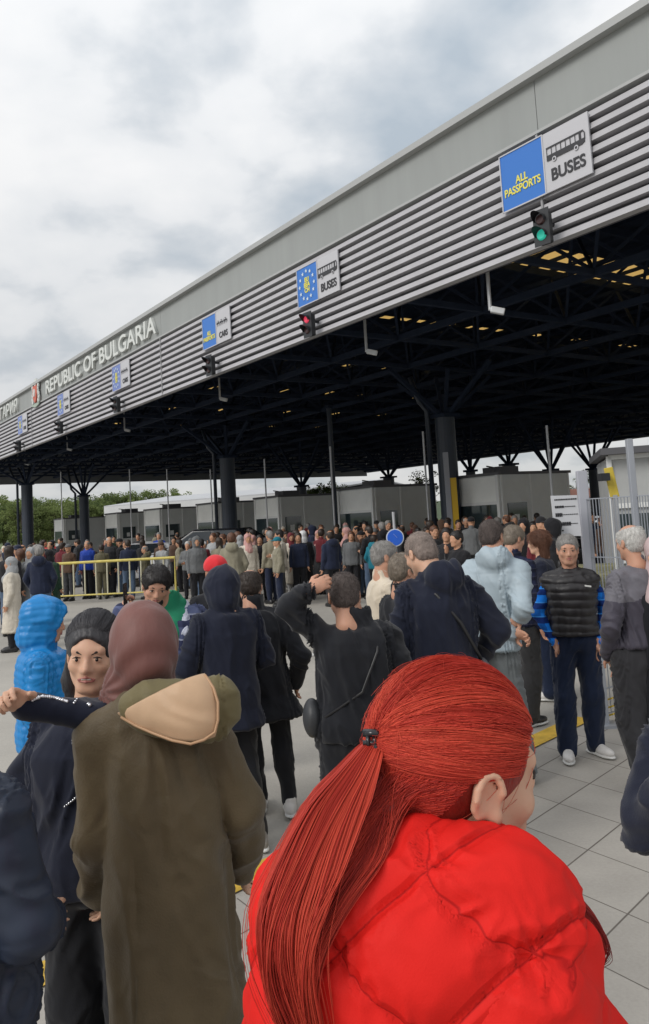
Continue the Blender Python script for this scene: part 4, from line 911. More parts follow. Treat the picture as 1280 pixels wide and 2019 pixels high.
def face(r, sk, smile=0, brow=.0, big=True):        # eyes, brows and lips as small meshes
    def hp(p): return Vector(sk.HR @ (np.array(p, float) * sk.hs) + sk.J['hd'])
    for s_ in (-1, 1):
        e = skin_mesh('eye', xform([ell((s_ * .032, .0845, .0), (.0125, .0078, .0048), k=.002)], sk.HR, sk.J['hd'], sk.hs), .0022, eyew, r)
        skin_mesh('iris', xform([ell((s_ * .032, .0905, .0), (.0058, .004, .0058), k=.002)], sk.HR, sk.J['hd'], sk.hs), .0018, iris, e)
        skin_mesh('eyelid', xform([cone((s_ * .018, .088, .006), (s_ * .034, .0915, .0088), .0022, .0026, k=.004), cone((s_ * .034, .0915, .0088), (s_ * .047, .083, .004), .0026, .002, k=.004)], sk.HR, sk.J['hd'], sk.hs), .0022, browm, r)
        skin_mesh('eyebrow', xform([cone((s_ * .014, .0915, .0215 - brow * .0045), (s_ * .03, .0895, .0245), .0028, .003, k=.006), cone((s_ * .03, .0895, .0245), (s_ * .05, .0735, .0215), .003, .0016, k=.006)], sk.HR, sk.J['hd'], sk.hs), .0025, browm, r)
    k_ = 1 + .25 * (brow > .5)
    skin_mesh('lips', xform([cone((-.021 * k_, .0905, -.0575 - .004 * brow), (0, .0985, -.0535), .0032, .0042, k=.004), cone((.021 * k_, .0905, -.0575 - .004 * brow), (0, .0985, -.0535), .0032, .0042, k=.004), cone((-.018 * k_, .0905, -.0605 - .006 * brow), (0, .0975, -.0655 - .002 * brow), .003, .0045, k=.004), cone((.018 * k_, .0905, -.0605 - .006 * brow), (0, .0975, -.0655 - .002 * brow), .003, .0045, k=.004)], sk.HR, sk.J['hd'], sk.hs), .0022, lipm, r)
HM_L = {}
def swept(r, sk, m, n=4200, rad=(.092, .110, .106), r0=.0008, seed=9):   # strands combed from the hairline to the back of the head
    g = np.random.default_rng(seed); c0 = np.array([0, -.014, .036]); rad = np.array(rad); K = 16
    hl = np.array([(-1, .12, -.25), (-.97, .30, -.05), (-.80, .55, .25), (-.4, .74, .5), (0, .78, .56), (.4, .74, .5), (.80, .55, .25), (.97, .30, -.05), (1., .12, -.25)])
    x = g.uniform(0, 1, n) * (len(hl) - 1); i = np.minimum(x.astype(int), len(hl) - 2); st = hl[i] * (1 - (x - i))[:, None] + hl[i + 1] * (x - i)[:, None] + g.normal(0, .03, (n, 3)); en = np.array([0, -1, .05]) + g.normal(0, .08, (n, 3))
    a = st / np.linalg.norm(st, axis=1, keepdims=True); b = en / np.linalg.norm(en, axis=1, keepdims=True); om = np.arccos(np.clip((a * b).sum(1), -1, 1)); so_ = np.sin(om) + 1e-6
    s0 = g.uniform(0, .6, n) * (g.random(n) < .6); t = s0[:, None] + (1 - s0)[:, None] * np.linspace(0, 1, K)[None]
    d = (np.sin((1 - t) * om[:, None]) * (1 / so_)[:, None])[..., None] * a[:, None] + (np.sin(t * om[:, None]) / so_[:, None])[..., None] * b[:, None]
    d /= np.linalg.norm(d, axis=2, keepdims=True); lift = -.010 * np.exp(-t / .06) + .004 * np.sin(x * 9)[:, None] * np.sin(t * 3.1) + g.uniform(-.003, .003, n)[:, None]
    A = c0 + d * (rad + lift[..., None]); A = A * sk.hs @ sk.HR.T + sk.J['hd']; strand_mesh('hair_strands', A, r0, r0 * .7, m, r)
def hair(r, sk, m, style='short', t=.010, vox=.008, seed=1, disp=None):
    G = t; P = [ell((0, -.014, .036), (.077 + G, .098 + G, .084 + G), k=.01)]
    if style in ('short', 'bald', 'crop'):
        P += [ell((0, -.055, -.02), (.066 + G * .6, .05 + G * .6, .06), k=.03)]
        P += [ell((0, .125, -.035), (.088, .085, .105), k=.008, op='s'), ell((0, -.02, -.165), (.12, .12, .085), k=.01, op='s')]
        for s_ in (-1, 1): P += [ell((s_ * .088, -.004, -.02), (.022, .024, .034), k=.01, op='s')]
        if style == 'bald': P += [ell((0, .01, .105), (.066, .09, .055), k=.01, op='s')]
    if style == 'long':
        P += [col([(-.26, 0, -.04, .085, .035), (-.1, 0, -.045, .09, .05), (.02, 0, -.03, .09, .07)], k=.03), ell((0, .115, -.045), (.064, .085, .105), k=.012, op='s')]
    if style == 'bun': P += [ell((0, -.12, .04), (.04, .04, .04), k=.02), ell((0, .128, -.028), (.078, .092, .108), k=.008, op='s'), ell((0, -.02, -.165), (.12, .14, .085), k=.01, op='s')]
    ho = skin_mesh('hair', xform(P, sk.HR, sk.J['hd'], sk.hs), vox, m, r, disp=disp or (lambda P, N_: .0022 * vnoise((P - sk.J['hd']) @ sk.HR * np.array([95, 22, 60]) + .8 * vnoise(P * 20, 4)[:, None], seed) + .001 * vnoise(P * 160, 2)), sm=1)
    if vox <= .009:
        mm = HM_L.get(m.name) or mat(m.name + '_strand', tuple(min(1, c * 1.5 + .004) for c in m.node_tree.nodes['Principled BSDF'].inputs['Base Color'].default_value[:3]), .5, spec=.4); HM_L[m.name] = mm
        o_ = dict(short=(3200, .015, (0, -.1, -1)), bald=(2200, .02, (0, -.2, -1)), crop=(2600, .008, (0, 0, -1)), long=(4200, .07, (0, -.1, -1)), bun=(8000, .075, (0, -1, .0)))[style]
        if style == 'bun': swept(r, sk, mm)
        else: fuzz(r, sk, ho, mm, *o_, rad=.0010 if style != 'bun' else .0006, lift=.10 if style != 'bun' else -.07)
    return ho
def strand_mesh(name, paths, r0, r1, m, parent, tones=None):
    paths = np.nan_to_num(paths); n, K = paths.shape[:2]; T = np.gradient(paths, axis=1); T /= np.linalg.norm(T, axis=2, keepdims=True) + 1e-9
    ref = np.array([.3, .2, .9]); X_ = np.cross(T, ref); X_ /= np.linalg.norm(X_, axis=2, keepdims=True) + 1e-9; Y_ = np.cross(T, X_)
    tt = np.linspace(0, 1, K)[None, :, None]; rr_ = (r0 * (1 - tt) + r1 * tt) * np.ones((n, 1, 1))
    V_ = np.stack([paths + (X_ * math.cos(a) + Y_ * math.sin(a)) * rr_ for a in (0, 2.094, 4.189)], 2).reshape(-1, 3)
    base = (np.arange(n)[:, None] * K + np.arange(K - 1)[None, :]) * 3; q = []
    for a in range(3): c_ = (a + 1) % 3; q.append(np.stack([base + a, base + c_, base + 3 + c_, base + 3 + a], -1).reshape(-1, 4))
    Q = np.concatenate(q); me = bpy.data.meshes.new(name); me.vertices.add(len(V_)); me.vertices.foreach_set('co', V_.astype(f32).ravel())
    me.loops.add(len(Q) * 4); me.loops.foreach_set('vertex_index', Q.astype(np.int32).ravel()); me.polygons.add(len(Q)); me.polygons.foreach_set('loop_start', np.arange(0, len(Q) * 4, 4, dtype=np.int32)); me.polygons.foreach_set('use_smooth', np.ones(len(Q), bool))
    if tones is not None: at2 = me.attributes.new('tone', 'FLOAT', 'POINT'); at2.data.foreach_set('value', np.repeat(tones, K * 3).astype(f32))
    me.materials.append(m); me.update(calc_edges=True)
    o = bpy.data.objects.new(name, me); C.objects.link(o); o.parent = parent; return o
def fuzz(r, sk, ho, m, n=2600, ln=.022, flow=(0, -.3, -1), rad=.0009, lift=.10, seed=3):   # short strands growing out of the hair mesh of one head
    g = np.random.default_rng(seed); me = ho.data; nv = len(me.vertices); co = np.empty(nv * 3, f32); me.vertices.foreach_get('co', co); co = co.reshape(-1, 3).astype(float)
    no = np.empty(nv * 3, f32); me.vertices.foreach_get('normal', no); no = no.reshape(-1, 3).astype(float)
    i = g.integers(0, nv, n); p = co[i] + g.normal(0, .003, (n, 3)); N_ = no[i]; F_ = np.array(flow, float) @ sk.HR.T
    d = F_ + g.normal(0, (.07 if ln > .072 else .14) if ln > .03 else .28, (n, 3)); d -= N_ * (d * N_).sum(1, keepdims=True); d /= np.linalg.norm(d, axis=1, keepdims=True) + 1e-9
    L_ = ln * g.uniform(.5, 1.2, n)[:, None, None]; t = np.linspace(0, 1, 5)[None, :, None]
    A = p[:, None] - N_[:, None] * .002 + d[:, None] * L_ * t + N_[:, None] * (L_ * lift * np.sin(t * 2.6) + .0015)
    return strand_mesh('hair_strands', A, rad, rad * .4, m, r)
def shoes(r, sk, m, sole, long=.27, cut=0):
    for q, i in (('L', 0), ('R', 1)):
        a = sk.J['ank' + q]; f = sk.foot[i]; d = np.array([math.sin(f), math.cos(f), 0]); g = np.array([a[0], a[1], a[2] - .08 * sk.k]); x = np.array([d[1], -d[0], 0]); Rm = np.stack([x, d, [0, 0, 1]], 1)
        s = skin_mesh('shoe', [ell(g + d * .10 + [0, 0, .045], (.046, .10, .038), Rm, k=.02), ell(g - d * .03 + [0, 0, .05], (.038, .065, .048), Rm, k=.03), cone(g - d * .01 + [0, 0, .05], g - d * .01 + [0, 0, .10], .042, .045, k=.02), ell(g + d * .04 + [0, 0, .07], (.035, .07, .03), Rm, k=.02), ell(g - [0, 0, .10] + d * .05, (.3, .4, .115), Rm, k=.005, op='s')], .007, m, r)
        skin_mesh('sole', [col([(.0, g[0] + d[0] * .05, g[1] + d[1] * .05, .001, .001), (.001, 0, 0, .001, .001)])] if False else [ell(g + d * .105 + [0, 0, .018], (.050, .105, .018), Rm, k=.02), ell(g - d * .035 + [0, 0, .018], (.042, .07, .018), Rm, k=.03)], .007, sole, s)
def trousers(r, sk, m, g=.018, flare=.0, cut=.06, seed=2, vox=.012, amp=.006):
    P = sk.legs(g, cut, flare) + [col([(.84 * sk.k, *sk.J['pel'][:2], .15 * sk.k * sk.fat, .115 * sk.k * sk.fat), (.95 * sk.k, *sk.J['pel'][:2], .165 * sk.k * sk.fat + .005, .12 * sk.k * sk.fat + .005), (1.06 * sk.k, *sk.J['wst'][:2], .15 * sk.k * sk.fat, .112 * sk.k * sk.fat)], k=.05)]
    return skin_mesh('trousers', P, vox, m, r, disp=folds(amp, (11, 11, 8), seed))
def jacket(r, sk, m, g=.022, zlo=.84, hem=None, collar=.06, hood=None, vox=.012, seed=4, disp=None, amp=.007, name='jacket', cuff=.04, extra=(), sleeves=True, colfn=None, cr=.072):
    P = sk.torso(g, zlo=zlo, zhi=1.47, hem=hem)
    if sleeves: P += sk.limb('L', g * .85, cuff=cuff) + sk.limb('R', g * .85, cuff=cuff)
    n_ = sk.J['nck']
    if collar: P += [cone(n_ - [0, 0, .03], n_ + [0, -.005, collar], cr * sk.k, (cr - .004) * sk.k, k=.02), cone(n_ + [0, 0, collar + .025], n_ + [0, .02, collar + .14], (cr - .014) * sk.k, k=.004, op='s')]
    if hood == 'down':
        P += [ell(n_ + [0, -.10, .01], (.125, .085, .10), rotm(0, .3, 0), k=.02), cone(n_ + [-.085, -.01, .015], n_ + [-.05, -.1, .06], .04, k=.02), cone(n_ + [.085, -.01, .015], n_ + [.05, -.1, .06], .04, k=.02), ell(n_ + [0, -.035, .13], (.078, .085, .085), k=.01, op='s')]
    P += list(extra)
    return skin_mesh(name, P, vox, m, r, disp=disp or folds(amp, (9, 9, 6), seed), colfn=colfn)
def strap(r, pts, m, w=.02, name='bag_strap'):
    mb = MB(); mb.tube([tuple(p) for p in pts], w / 2, 6); o = mb.build(name, m, r, smooth=True); return o
# ---------------------------------------------------------------- the people who stand near
blackc = cloth('black', (.010, .011, .015)); navyc = cloth('navy', (.010, .013, .028)); dnavy = cloth('dark_navy', (.010, .018, .045)); blackt = cloth('black_trousers', (.012, .013, .017))
redp = mat('red_shell', (.66, .014, .010), .68, spec=.2, nscale=8, nvar=.05, bump=.3, bscale=350, bdist=.001, wrinkle=.25)
olive = mat('coat_olive', (.098, .072, .038), .55, spec=.3, nscale=5, nvar=.16, bump=.5, bscale=160, sheen=.1, bdist=.003, wrinkle=1.); olive2 = cloth('olive_hood', (.15, .125, .06), .6, .1, .4, 120, .12); tan = mat('tan_lining', (.52, .35, .22), .5, spec=.3, nscale=7, nvar=.08, bump=.3, bscale=200, bdist=.001)
scarf = mat('maroon_scarf', (.15, .055, .045), .6, nscale=9, nvar=.15, bump=.5, bscale=60, stretch=(1, 1, .3), sheen=.2, bdist=.004)
lblue = mat('pale_blue_shell', (.36, .435, .485), .5, spec=.35, nscale=5, nvar=.06, bump=.2, bscale=300, bdist=.001)
bluep = mat('blue_shell', (.008, .20, .52), .4, spec=.4, nscale=5, nvar=.08); cream = cloth('cream', (.62, .54, .43), .9, .3, .5, 180); greyt = cloth('grey_trousers', (.16, .175, .18))
plum = cloth('plum_grey', (.055, .05, .068), .55, .1, .3, 150); greyj = cloth('grey_yoke', (.13, .125, .145), .55, .1, .3, 150); shoew = mat('white_shoe', (.68, .66, .64), .5, nscale=20, nvar=.08); soleW = mat('white_sole', (.7, .7, .68), .5); soleK = mat('black_sole', (.02, .02, .02), .7)
shoek = mat('black_shoe', (.02, .02, .022), .4); shoeg = mat('grey_shoe', (.3, .29, .28), .6)
def plaid(name, a, b, c2, sc_=9.):
    M = bpy.data.materials.new(name); M.use_nodes = True; t = M.node_tree; p = t.nodes['Principled BSDF']; p.inputs['Roughness'].default_value = .9; p.inputs['Specular IOR Level'].default_value = .2
    co = N(t, 'ShaderNodeTexCoord'); s_ = N(t, 'ShaderNodeSeparateXYZ'); L(t, co.outputs['Object'], s_.inputs[0])
    def bandn(o, f, th):
        m1 = N(t, 'ShaderNodeMath', operation='MULTIPLY', i_1=f); L(t, o, m1.inputs[0]); m2 = N(t, 'ShaderNodeMath', operation='FRACT'); L(t, m1.outputs[0], m2.inputs[0]); m3 = N(t, 'ShaderNodeMath', operation='GREATER_THAN', i_1=th); L(t, m2.outputs[0], m3.inputs[0]); return m3.outputs[0]
    ax_ = N(t, 'ShaderNodeMath', operation='ADD'); L(t, s_.outputs[0], ax_.inputs[0]); L(t, s_.outputs[1], ax_.inputs[1])
    h, v = bandn(s_.outputs[2], sc_, .5), bandn(ax_.outputs[0], sc_, .55); h2 = bandn(s_.outputs[2], sc_, .93)
    x1 = N(t, 'ShaderNodeMixRGB', i_1=(*a, 1), i_2=(*b, 1)); L(t, h, x1.inputs[0])
    x2 = N(t, 'ShaderNodeMixRGB', i_2=(*b, 1)); hv_ = N(t, 'ShaderNodeMath', operation='MULTIPLY', i_1=.5); L(t, v, hv_.inputs[0]); L(t, hv_.outputs[0], x2.inputs[0]); L(t, x1.outputs[0], x2.inputs[1])
    x3 = N(t, 'ShaderNodeMixRGB', i_2=(*c2, 1)); L(t, h2, x3.inputs[0]); L(t, x2.outputs[0], x3.inputs[1]); L(t, x3.outputs[0], p.inputs[0]); return M
plaidb = plaid('blue_plaid', (.012, .20, .75), (.008, .03, .16), (.06, .3, .8), 9.); plaidn = plaid('navy_plaid', (.10, .12, .22), (.03, .035, .08), (.25, .27, .36), 7.)
def add_seams(M, lines, w=.0011, col_=(.42, .006, .005), bump=.6):   # stitched seams: thread darkened with painted groove shade, plus a crease, in garment axes
    t = M.node_tree; b = t.nodes['Principled BSDF']; co = N(t, 'ShaderNodeTexCoord'); mx_ = None; mc_ = None
    for v, p, off in lines:
        d = N(t, 'ShaderNodeVectorMath', operation='DOT_PRODUCT'); L(t, co.outputs['Object'], d.inputs[0]); d.inputs[1].default_value = tuple(q / p for q in v)
        a = N(t, 'ShaderNodeMath', operation='ADD', i_1=off / p + 20); L(t, d.outputs['Value'], a.inputs[0]); f = N(t, 'ShaderNodeMath', operation='PINGPONG', i_1=.5); L(t, a.outputs[0], f.inputs[0])
        s1 = N(t, 'ShaderNodeMapRange', i_1=w / p * .5, i_2=w / p * 1.8, i_3=1., i_4=0.); L(t, f.outputs[0], s1.inputs[0]); s2 = N(t, 'ShaderNodeMapRange', i_1=0., i_2=.010 / p, i_3=0., i_4=1.); L(t, f.outputs[0], s2.inputs[0])
        if mx_ is None: mx_, mc_ = s1.outputs[0], s2.outputs[0]
        else:
            m1 = N(t, 'ShaderNodeMath', operation='MAXIMUM'); L(t, mx_, m1.inputs[0]); L(t, s1.outputs[0], m1.inputs[1]); mx_ = m1.outputs[0]
            m2 = N(t, 'ShaderNodeMath', operation='MINIMUM'); L(t, mc_, m2.inputs[0]); L(t, s2.outputs[0], m2.inputs[1]); mc_ = m2.outputs[0]
    old = b.inputs['Base Color'].links[0].from_socket; mi = N(t, 'ShaderNodeMixRGB', i_2=(*col_, 1)); L(t, mx_, mi.inputs[0]); L(t, old, mi.inputs[1]); L(t, mi.outputs[0], b.inputs['Base Color'])
    on_ = b.inputs['Normal'].links[0].from_socket; bp = N(t, 'ShaderNodeBump', i_Strength=bump, i_Distance=.006); L(t, mc_, bp.inputs['Height']); L(t, on_, bp.inputs['Normal']); L(t, bp.outputs[0], b.inputs['Normal'])
def loc(r, x, y, Y):                                # a point of the place in the person's own axes
    p = at(x, y, Y) - r.location; c_, s_ = math.cos(r.rotation_euler.z), math.sin(r.rotation_euler.z)
    return np.array([p.x * c_ + p.y * s_, -p.x * s_ + p.y * c_, p.z])

add_seams(redp, [((.80, 0, .95), .115, 0), ((-.95, 0, .72), .15, .03)])
def vest_man():
    r, sk = person(1117, 1055, 6.6, 172, 'grey-haired man in a black padded vest over blue plaid sleeves, facing the camera', ankR=(.13, .05, .08), ankL=(-.1, -.06, .08), kneeR=(.12, .05, .49), wrR=(.16, .07, .90), wrL=(-.16, .07, .90), elR=(.27, -.02, 1.13), elL=(-.26, -.05, 1.13), foot=(-.55, .1), yaw=R_(-4), pitch=.08, hdir=((.25, -.2, -1), (-.25, -.2, -1)))
    body(r, sk, SKR, .009); face(r, sk); hair(r, sk, HG, 'short', .007)
    jacket(r, sk, plaidb, .012, zlo=.90, collar=0, name='shirt', disp=folds(.007, (10, 10, 9), 3))
    P = sk.torso(.04, zlo=.87, zhi=1.47) + [cone(sk.J['nck'] - [0, 0, .05], sk.J['nck'] + [0, 0, .05], .085, .078, k=.03), cone(sk.J['nck'] + [0, 0, .0], sk.J['nck'] + [0, .06, .16], .066, k=.01, op='s')]
    skin_mesh('padded_vest', P, .009, mat('vest_shell', (.020, .018, .020), .42, spec=.45, nscale=6, nvar=.1), r, disp=bands(.062, .016, wob=.01))
    trousers(r, sk, dnavy, .022, .012, .0, amp=.009); shoes(r, sk, shoew, soleW)
    mb = MB(); a = sk.J['ankL']; mb.add([tuple(a + V3(-.052, .02, -.035)), tuple(a + V3(-.055, .09, -.045)), tuple(a + V3(-.053, .03, -.01))], [(0, 1, 2)]); mb.build('shoe_stripe', mat('shoe_red', (.3, .02, .05), .5), r)
    mb = MB(); p_ = sk.J['chs'] + V3(-.11, .165, .03); mb.box(p_, (.05, .004, .012), (1, .2, .2)); mb.build('chest_badge', soleW, r)
vest_man()
def pale_blue_man():
    r, sk = person(944, 1020, 6.25, -25, 'tall man in a pale blue hooded jacket with hands clasped behind his back', ankR=(.20, -.03, .08), kneeR=(.16, -.01, .52), ankL=(-.12, .05, .08), lean=(.12, .02), pitch=.2, foot=(0, -.3), fat=1.05, yaw=R_(-8),
                   hd=(.0, .05, 1.632), wrL=(.05, -.24, .985), wrR=(.12, -.22, 1.03), elL=(-.26, -.16, 1.10), elR=(.30, -.16, 1.16), hdir=((1, -.05, -.35), (-.9, -.2, -.6)), palm=((0, -.8, -.5), (0, -1, 0)), curl=(.9, .7))
    J = sk.J; J['hd'] = J['nck'] + V3(-.035, .05, .165)
    body(r, sk, SKR, .008); hair(r, sk, HS, 'short', .005)
    for q, tx, ty in (('wrL', 1012, 1246), ('wrR', 1026, 1216)): J[q][:] = loc(r, tx, ty, 6.0)
    bpy.data.objects.remove(next(c for c in r.children if c.name.startswith('body')))
    body(r, sk, SKR, .007)
    jacket(r, sk, lblue, .05, zlo=.93, hem=[(.86, .185, .14)], hood='down', disp=plus(folds(.010, (7, 7, 7), 8), bands(.21, .006, .05)), vox=.009, cuff=.05)
    trousers(r, sk, greyt, .03, .012, .02, amp=.012); shoes(r, sk, shoew, soleK)
pale_blue_man()
def right_man():
    r, sk = person(1240, 1035, 5.75, 22, 'older balding man in a plum-grey jacket at the right, seen from behind', lean=(.05, .0), hd=(.02, .015, 1.632), ankL=(-.03, -.04, .08), ankR=(.13, .1, .08), wrL=(-.17, .10, .90), elL=(-.27, -.06, 1.12), elR=(.25, -.04, 1.12), wrR=(.18, .10, .90), hdir=((.3, -.2, -1), (-.3, -.2, -1)), fat=1.05, pitch=.12, foot=(.2, -.2))
    body(r, sk, SKR, .009); hair(r, sk, HW, 'bald', .007); face(r, sk)
    def cf(c): return ((c[:, 2] > 1.36 + .05 * np.sin(c[:, 0] * 9)) & (c[:, 1] < .1)).astype(int)
    jacket(r, sk, [plum, greyj], .035, zlo=.86, disp=folds(.012, (8, 8, 6), 12), vox=.009, colfn=cf)
    jacket(r, sk, cloth('shirt_white', (.55, .53, .5)), .0, zlo=1.3, collar=.09, name='shirt', cr=.066, sleeves=False)
    trousers(r, sk, cloth('charcoal', (.030, .030, .034)), .035, .02, .03, amp=.012); shoes(r, sk, shoek, soleW)
right_man()
def black_hood_man():
    r, sk = person(826, 1038, 4.9, 12, 'tall man in a long black hooded coat with a strap across his back', fat=1.05, pitch=.45, yaw=.35, hd=(-.04, .06, 1.60), elR=(.33, -.05, 1.17), wrR=(.30, .14, 1.02), elL=(-.24, -.02, 1.14), wrL=(-.19, .20, 1.02), lean=(.03, 0))
    body(r, sk, SKL, .009); hair(r, sk, hairm('shaved', (.20, .16, .14), .7), 'crop', .004)
    jacket(r, sk, navyc, .045, zlo=.7, hem=[(.60, .19, .14)], hood='down', disp=folds(.013, (8, 8, 5), 21), vox=.009)
    trousers(r, sk, blackt, .02); shoes(r, sk, shoek, soleK)
    K = sk.J; strap(r, [K['shL'] + V3(.06, .02, .085), K['chs'] + V3(-.06, -.155, .08), K['chs'] + V3(.06, -.185, -.08), K['wst'] + V3(.16, -.16, -.02), K['wst'] + V3(.23, -.06, -.1)], shoek, .022)
    skin_mesh('shoulder_bag', [ell(K['wst'] + V3(.24, -.04, -.22), (.05, .11, .13), k=.02)], .01, mat('bag_grey', (.12, .12, .13), .5), r)
black_hood_man()
def hand_on_head_man():
    r, sk = person(672, 1125, 4.35, 5, 'man in a black jacket scratching his head with his raised left hand, seen from behind', fat=1.1, pitch=.25, roll=.0, lean=(.05, 0), hd=(-.05, .03, 1.60), elR=(.30, -.04, 1.15), wrR=(.28, .1, .95))
    J = sk.J; r.location.x -= .03; J['hd'] = J['nck'] + V3(-.055, .05, .14); J['elL'][:] = loc(r, 568, 1196, 4.25); J['wrL'][:] = loc(r, 611, 1163, 4.18); sk.hdir = (loc(r, 655, 1140, 4.20) - J['wrL'], None); sk.palm = ((.3, .9, -.2), (-1, 0, 0)); sk.curl = (.8, .5)
    body(r, sk, SKR, .007); hair(r, sk, HS, 'short', .006); hd = sk.hdir
    jacket(r, sk, blackc, .035, zlo=.92, hem=[(.88, .165, .13)], disp=folds(.012, (9, 9, 6), 31), vox=.009, collar=.055, cuff=.08, cr=.073)
    trousers(r, sk, blackt, .025, amp=.010); shoes(r, sk, shoek, soleK)
    skin_mesh('waist_pouch', [ell(J['wst'] + V3(-.23, -.02, -.12), (.05, .09, .10), k=.02)], .01, mat('bag_dark', (.03, .032, .036), .5), r)
    strap(r, [J['shR'] + V3(-.04, .0, .09), J['chs'] + V3(.09, -.165, .02), J['wst'] + V3(.02, -.165, .02), J['wst'] + V3(-.17, -.12, -.1)], shoek, .014)
hand_on_head_man()
def hooded_man():
    r, sk = person(434, 1115, 5.25, 28, 'man in a dark navy coat with its hood up, looking down to the left', pitch=.35, hd=(0, .05, 1.60), wrL=(-.22, .28, 1.14), elL=(-.28, .0, 1.13), elR=(.26, -.02, 1.14), wrR=(.18, .22, 1.05), curl=(.9, .9), palm=((0, 0, 1), (0, 0, 1)), fat=.93, ankR=(.12, -.1, .08), ankL=(-.08, .08, .08))
    body(r, sk, SKR, .008); hair(r, sk, HD)
    hood = xform([ell((0, -.02, .02), (.112, .135, .13), k=.02), ell((0, -.03, -.08), (.10, .11, .09), k=.04), ell((0, .16, -.03), (.075, .10, .105), k=.015, op='s')], sk.HR, sk.J['hd'], sk.hs)
    jacket(r, sk, navyc, .04, zlo=.72, hem=[(.74, .19, .14)], disp=folds(.010, (8, 8, 5), 41), extra=hood, vox=.009, collar=.05)
    trousers(r, sk, blackt, .015, amp=.007); shoes(r, sk, shoeg, soleW)
hooded_man()
def balding_man():
    r, sk = person(492, 1125, 5.75, 5, 'balding dark-haired man in a flared black coat with pale shoes, walking away', H=None, ankR=(.16, -.06, .09), kneeR=(.12, .03, .50), ankL=(-.05, .1, .08), fat=1.0, lean=(-.04, 0), elR=(.29, -.08, 1.12), wrR=(.26, .06, .9), pitch=.25)
    body(r, sk, SKR, .009); hair(r, sk, HD, 'bald', .006)
    jacket(r, sk, blackc, .04, zlo=.78, hem=[(.74, .23, .16), (.70, .26, .18)], disp=folds(.012, (8, 8, 5), 51), vox=.009, hood=None, collar=.07, cr=.085)
    trousers(r, sk, blackt, .012, amp=.007); shoes(r, sk, shoew, soleW)
balding_man()
def red_cap():
    r, sk = person(424, 1100, 6.6, 20, 'person in a bright red knitted cap, hidden behind the man with the hood up')
    body(r, sk, SKR, .012); jacket(r, sk, blackc, .03)
    skin_mesh('cap', xform([ell((0, -.01, .05), (.098, .118, .095), k=.01), ell((0, 0, -.06), (.2, .2, .085), k=.01, op='s')], sk.HR, sk.J['hd'], sk.hs), .008, cloth('red_cap', (.65, .03, .04)), r)
    trousers(r, sk, blackt)
red_cap()
def phone_man():
    r, sk = person(272, 1116, 5.3, 196, 'bearded man on the phone in a green hood and navy plaid jacket with white lining', pitch=.38, roll=-.12, hd=(0, .07, 1.60), curl=(.3, 1.1), elL=(-.30, .0, 1.12), wrL=(-.28, .12, .92), fat=1.05)
    J = sk.J; r.location.x += .19; J['hd'] = J['nck'] + V3(.075, .07, .15); J['elR'][:] = loc(r, 236, 1258, 5.45); J['wrR'][:] = loc(r, 241, 1208, 5.42); sk.hdir = (None, loc(r, 250, 1170, 5.45) - J['wrR']); sk.palm = ((1, 0, 0), (-.8, 0, 0))
    body(r, sk, SKR, .008); face(r, sk); hair(r, sk, HB, 'short', .016)
    skin_mesh('beard', xform([ell((0, .055, -.085), (.052, .042, .036), k=.01), ell((0, .075, -.035), (.03, .05, .016), k=.01, op='s'), ell((0, .095, -.056), (.022, .02, .01), k=.005, op='s')], sk.HR, J['hd'], sk.hs), .005, HB, r, disp=folds(.002, (90, 90, 90), 4))
    jacket(r, sk, mat('green_fleece', (.01, .22, .11), .8, nscale=9, nvar=.12), .016, zlo=1.05, hood='down', collar=.10, name='hoodie', sleeves=False, cr=.085)
    P = sk.torso(.055, zlo=.85, zhi=1.45) + sk.limb('L', .055) + sk.limb('R', .05) + [ell(J['chs'] + V3(.0, .2, .06), (.07, .12, .26), k=.01, op='s'), cone(J['nck'] - [0, 0, .1], J['nck'] + [0, .05, .2], .098, k=.01, op='s')]
    skin_mesh('jacket', P, .009, plaidn, r, disp=folds(.010, (8, 8, 6), 61))
    skin_mesh('lapel', [cone(J['nck'] + V3(-.11, -.03, .0), J['chs'] + V3(-.09, .155, .0), .035, .03, k=.01), cone(J['nck'] + V3(.11, -.03, .0), J['chs'] + V3(.09, .155, .0), .035, .03, k=.01), cone(J['nck'] + V3(-.11, -.03, .0), J['nck'] + V3(.11, -.07, .0), .035, k=.01)], .008, mat('fleece_white', (.5, .52, .62), .9), r, disp=folds(.004, (30, 30, 30), 3))
    for q in 'LR':
        skin_mesh('cuff', [cone(lerp(J['el' + q], J['wr' + q], .35), lerp(J['el' + q], J['wr' + q], 1.), .066, .056, k=.01)], .008, mat('fleece_white', (.5, .52, .62), .9), r, disp=folds(.004, (25, 25, 25), 3))
    trousers(r, sk, blackt); shoes(r, sk, shoek, soleK)
    ph = at(247, 1172, 5.40); o = tag(MB().box(ph, (.012, .07, .15), (.95, .3, .1)).build('phone', mat('phone_black', (.01, .01, .012), .15), bevel=.004), 'dark smartphone held to the ear of the man in the green hood', 'phone')
phone_man()
def blue_puffer():
    r, sk = person(90, 1187, 4.75, -78, 'person in a bright blue quilted jacket with its hood up, facing right', H=1.60, pitch=.15)
    body(r, sk, SKR, .009); face(r, sk); hair(r, sk, HGB, 'short')
    hood = xform([ell((0, -.02, .03), (.112, .14, .13), k=.02), ell((0, -.04, -.09), (.11, .12, .10), k=.04), ell((0, .165, -.03), (.08, .115, .115), k=.015, op='s')], sk.HR, sk.J['hd'], sk.hs)
    jacket(r, sk, bluep, .05, zlo=.8, extra=hood, disp=plus(bands(.04, .006, wob=.02), folds(.007, (9, 9, 9), 5)), vox=.008, collar=.05); trousers(r, sk, blackt); shoes(r, sk, shoek, soleK)
blue_puffer()
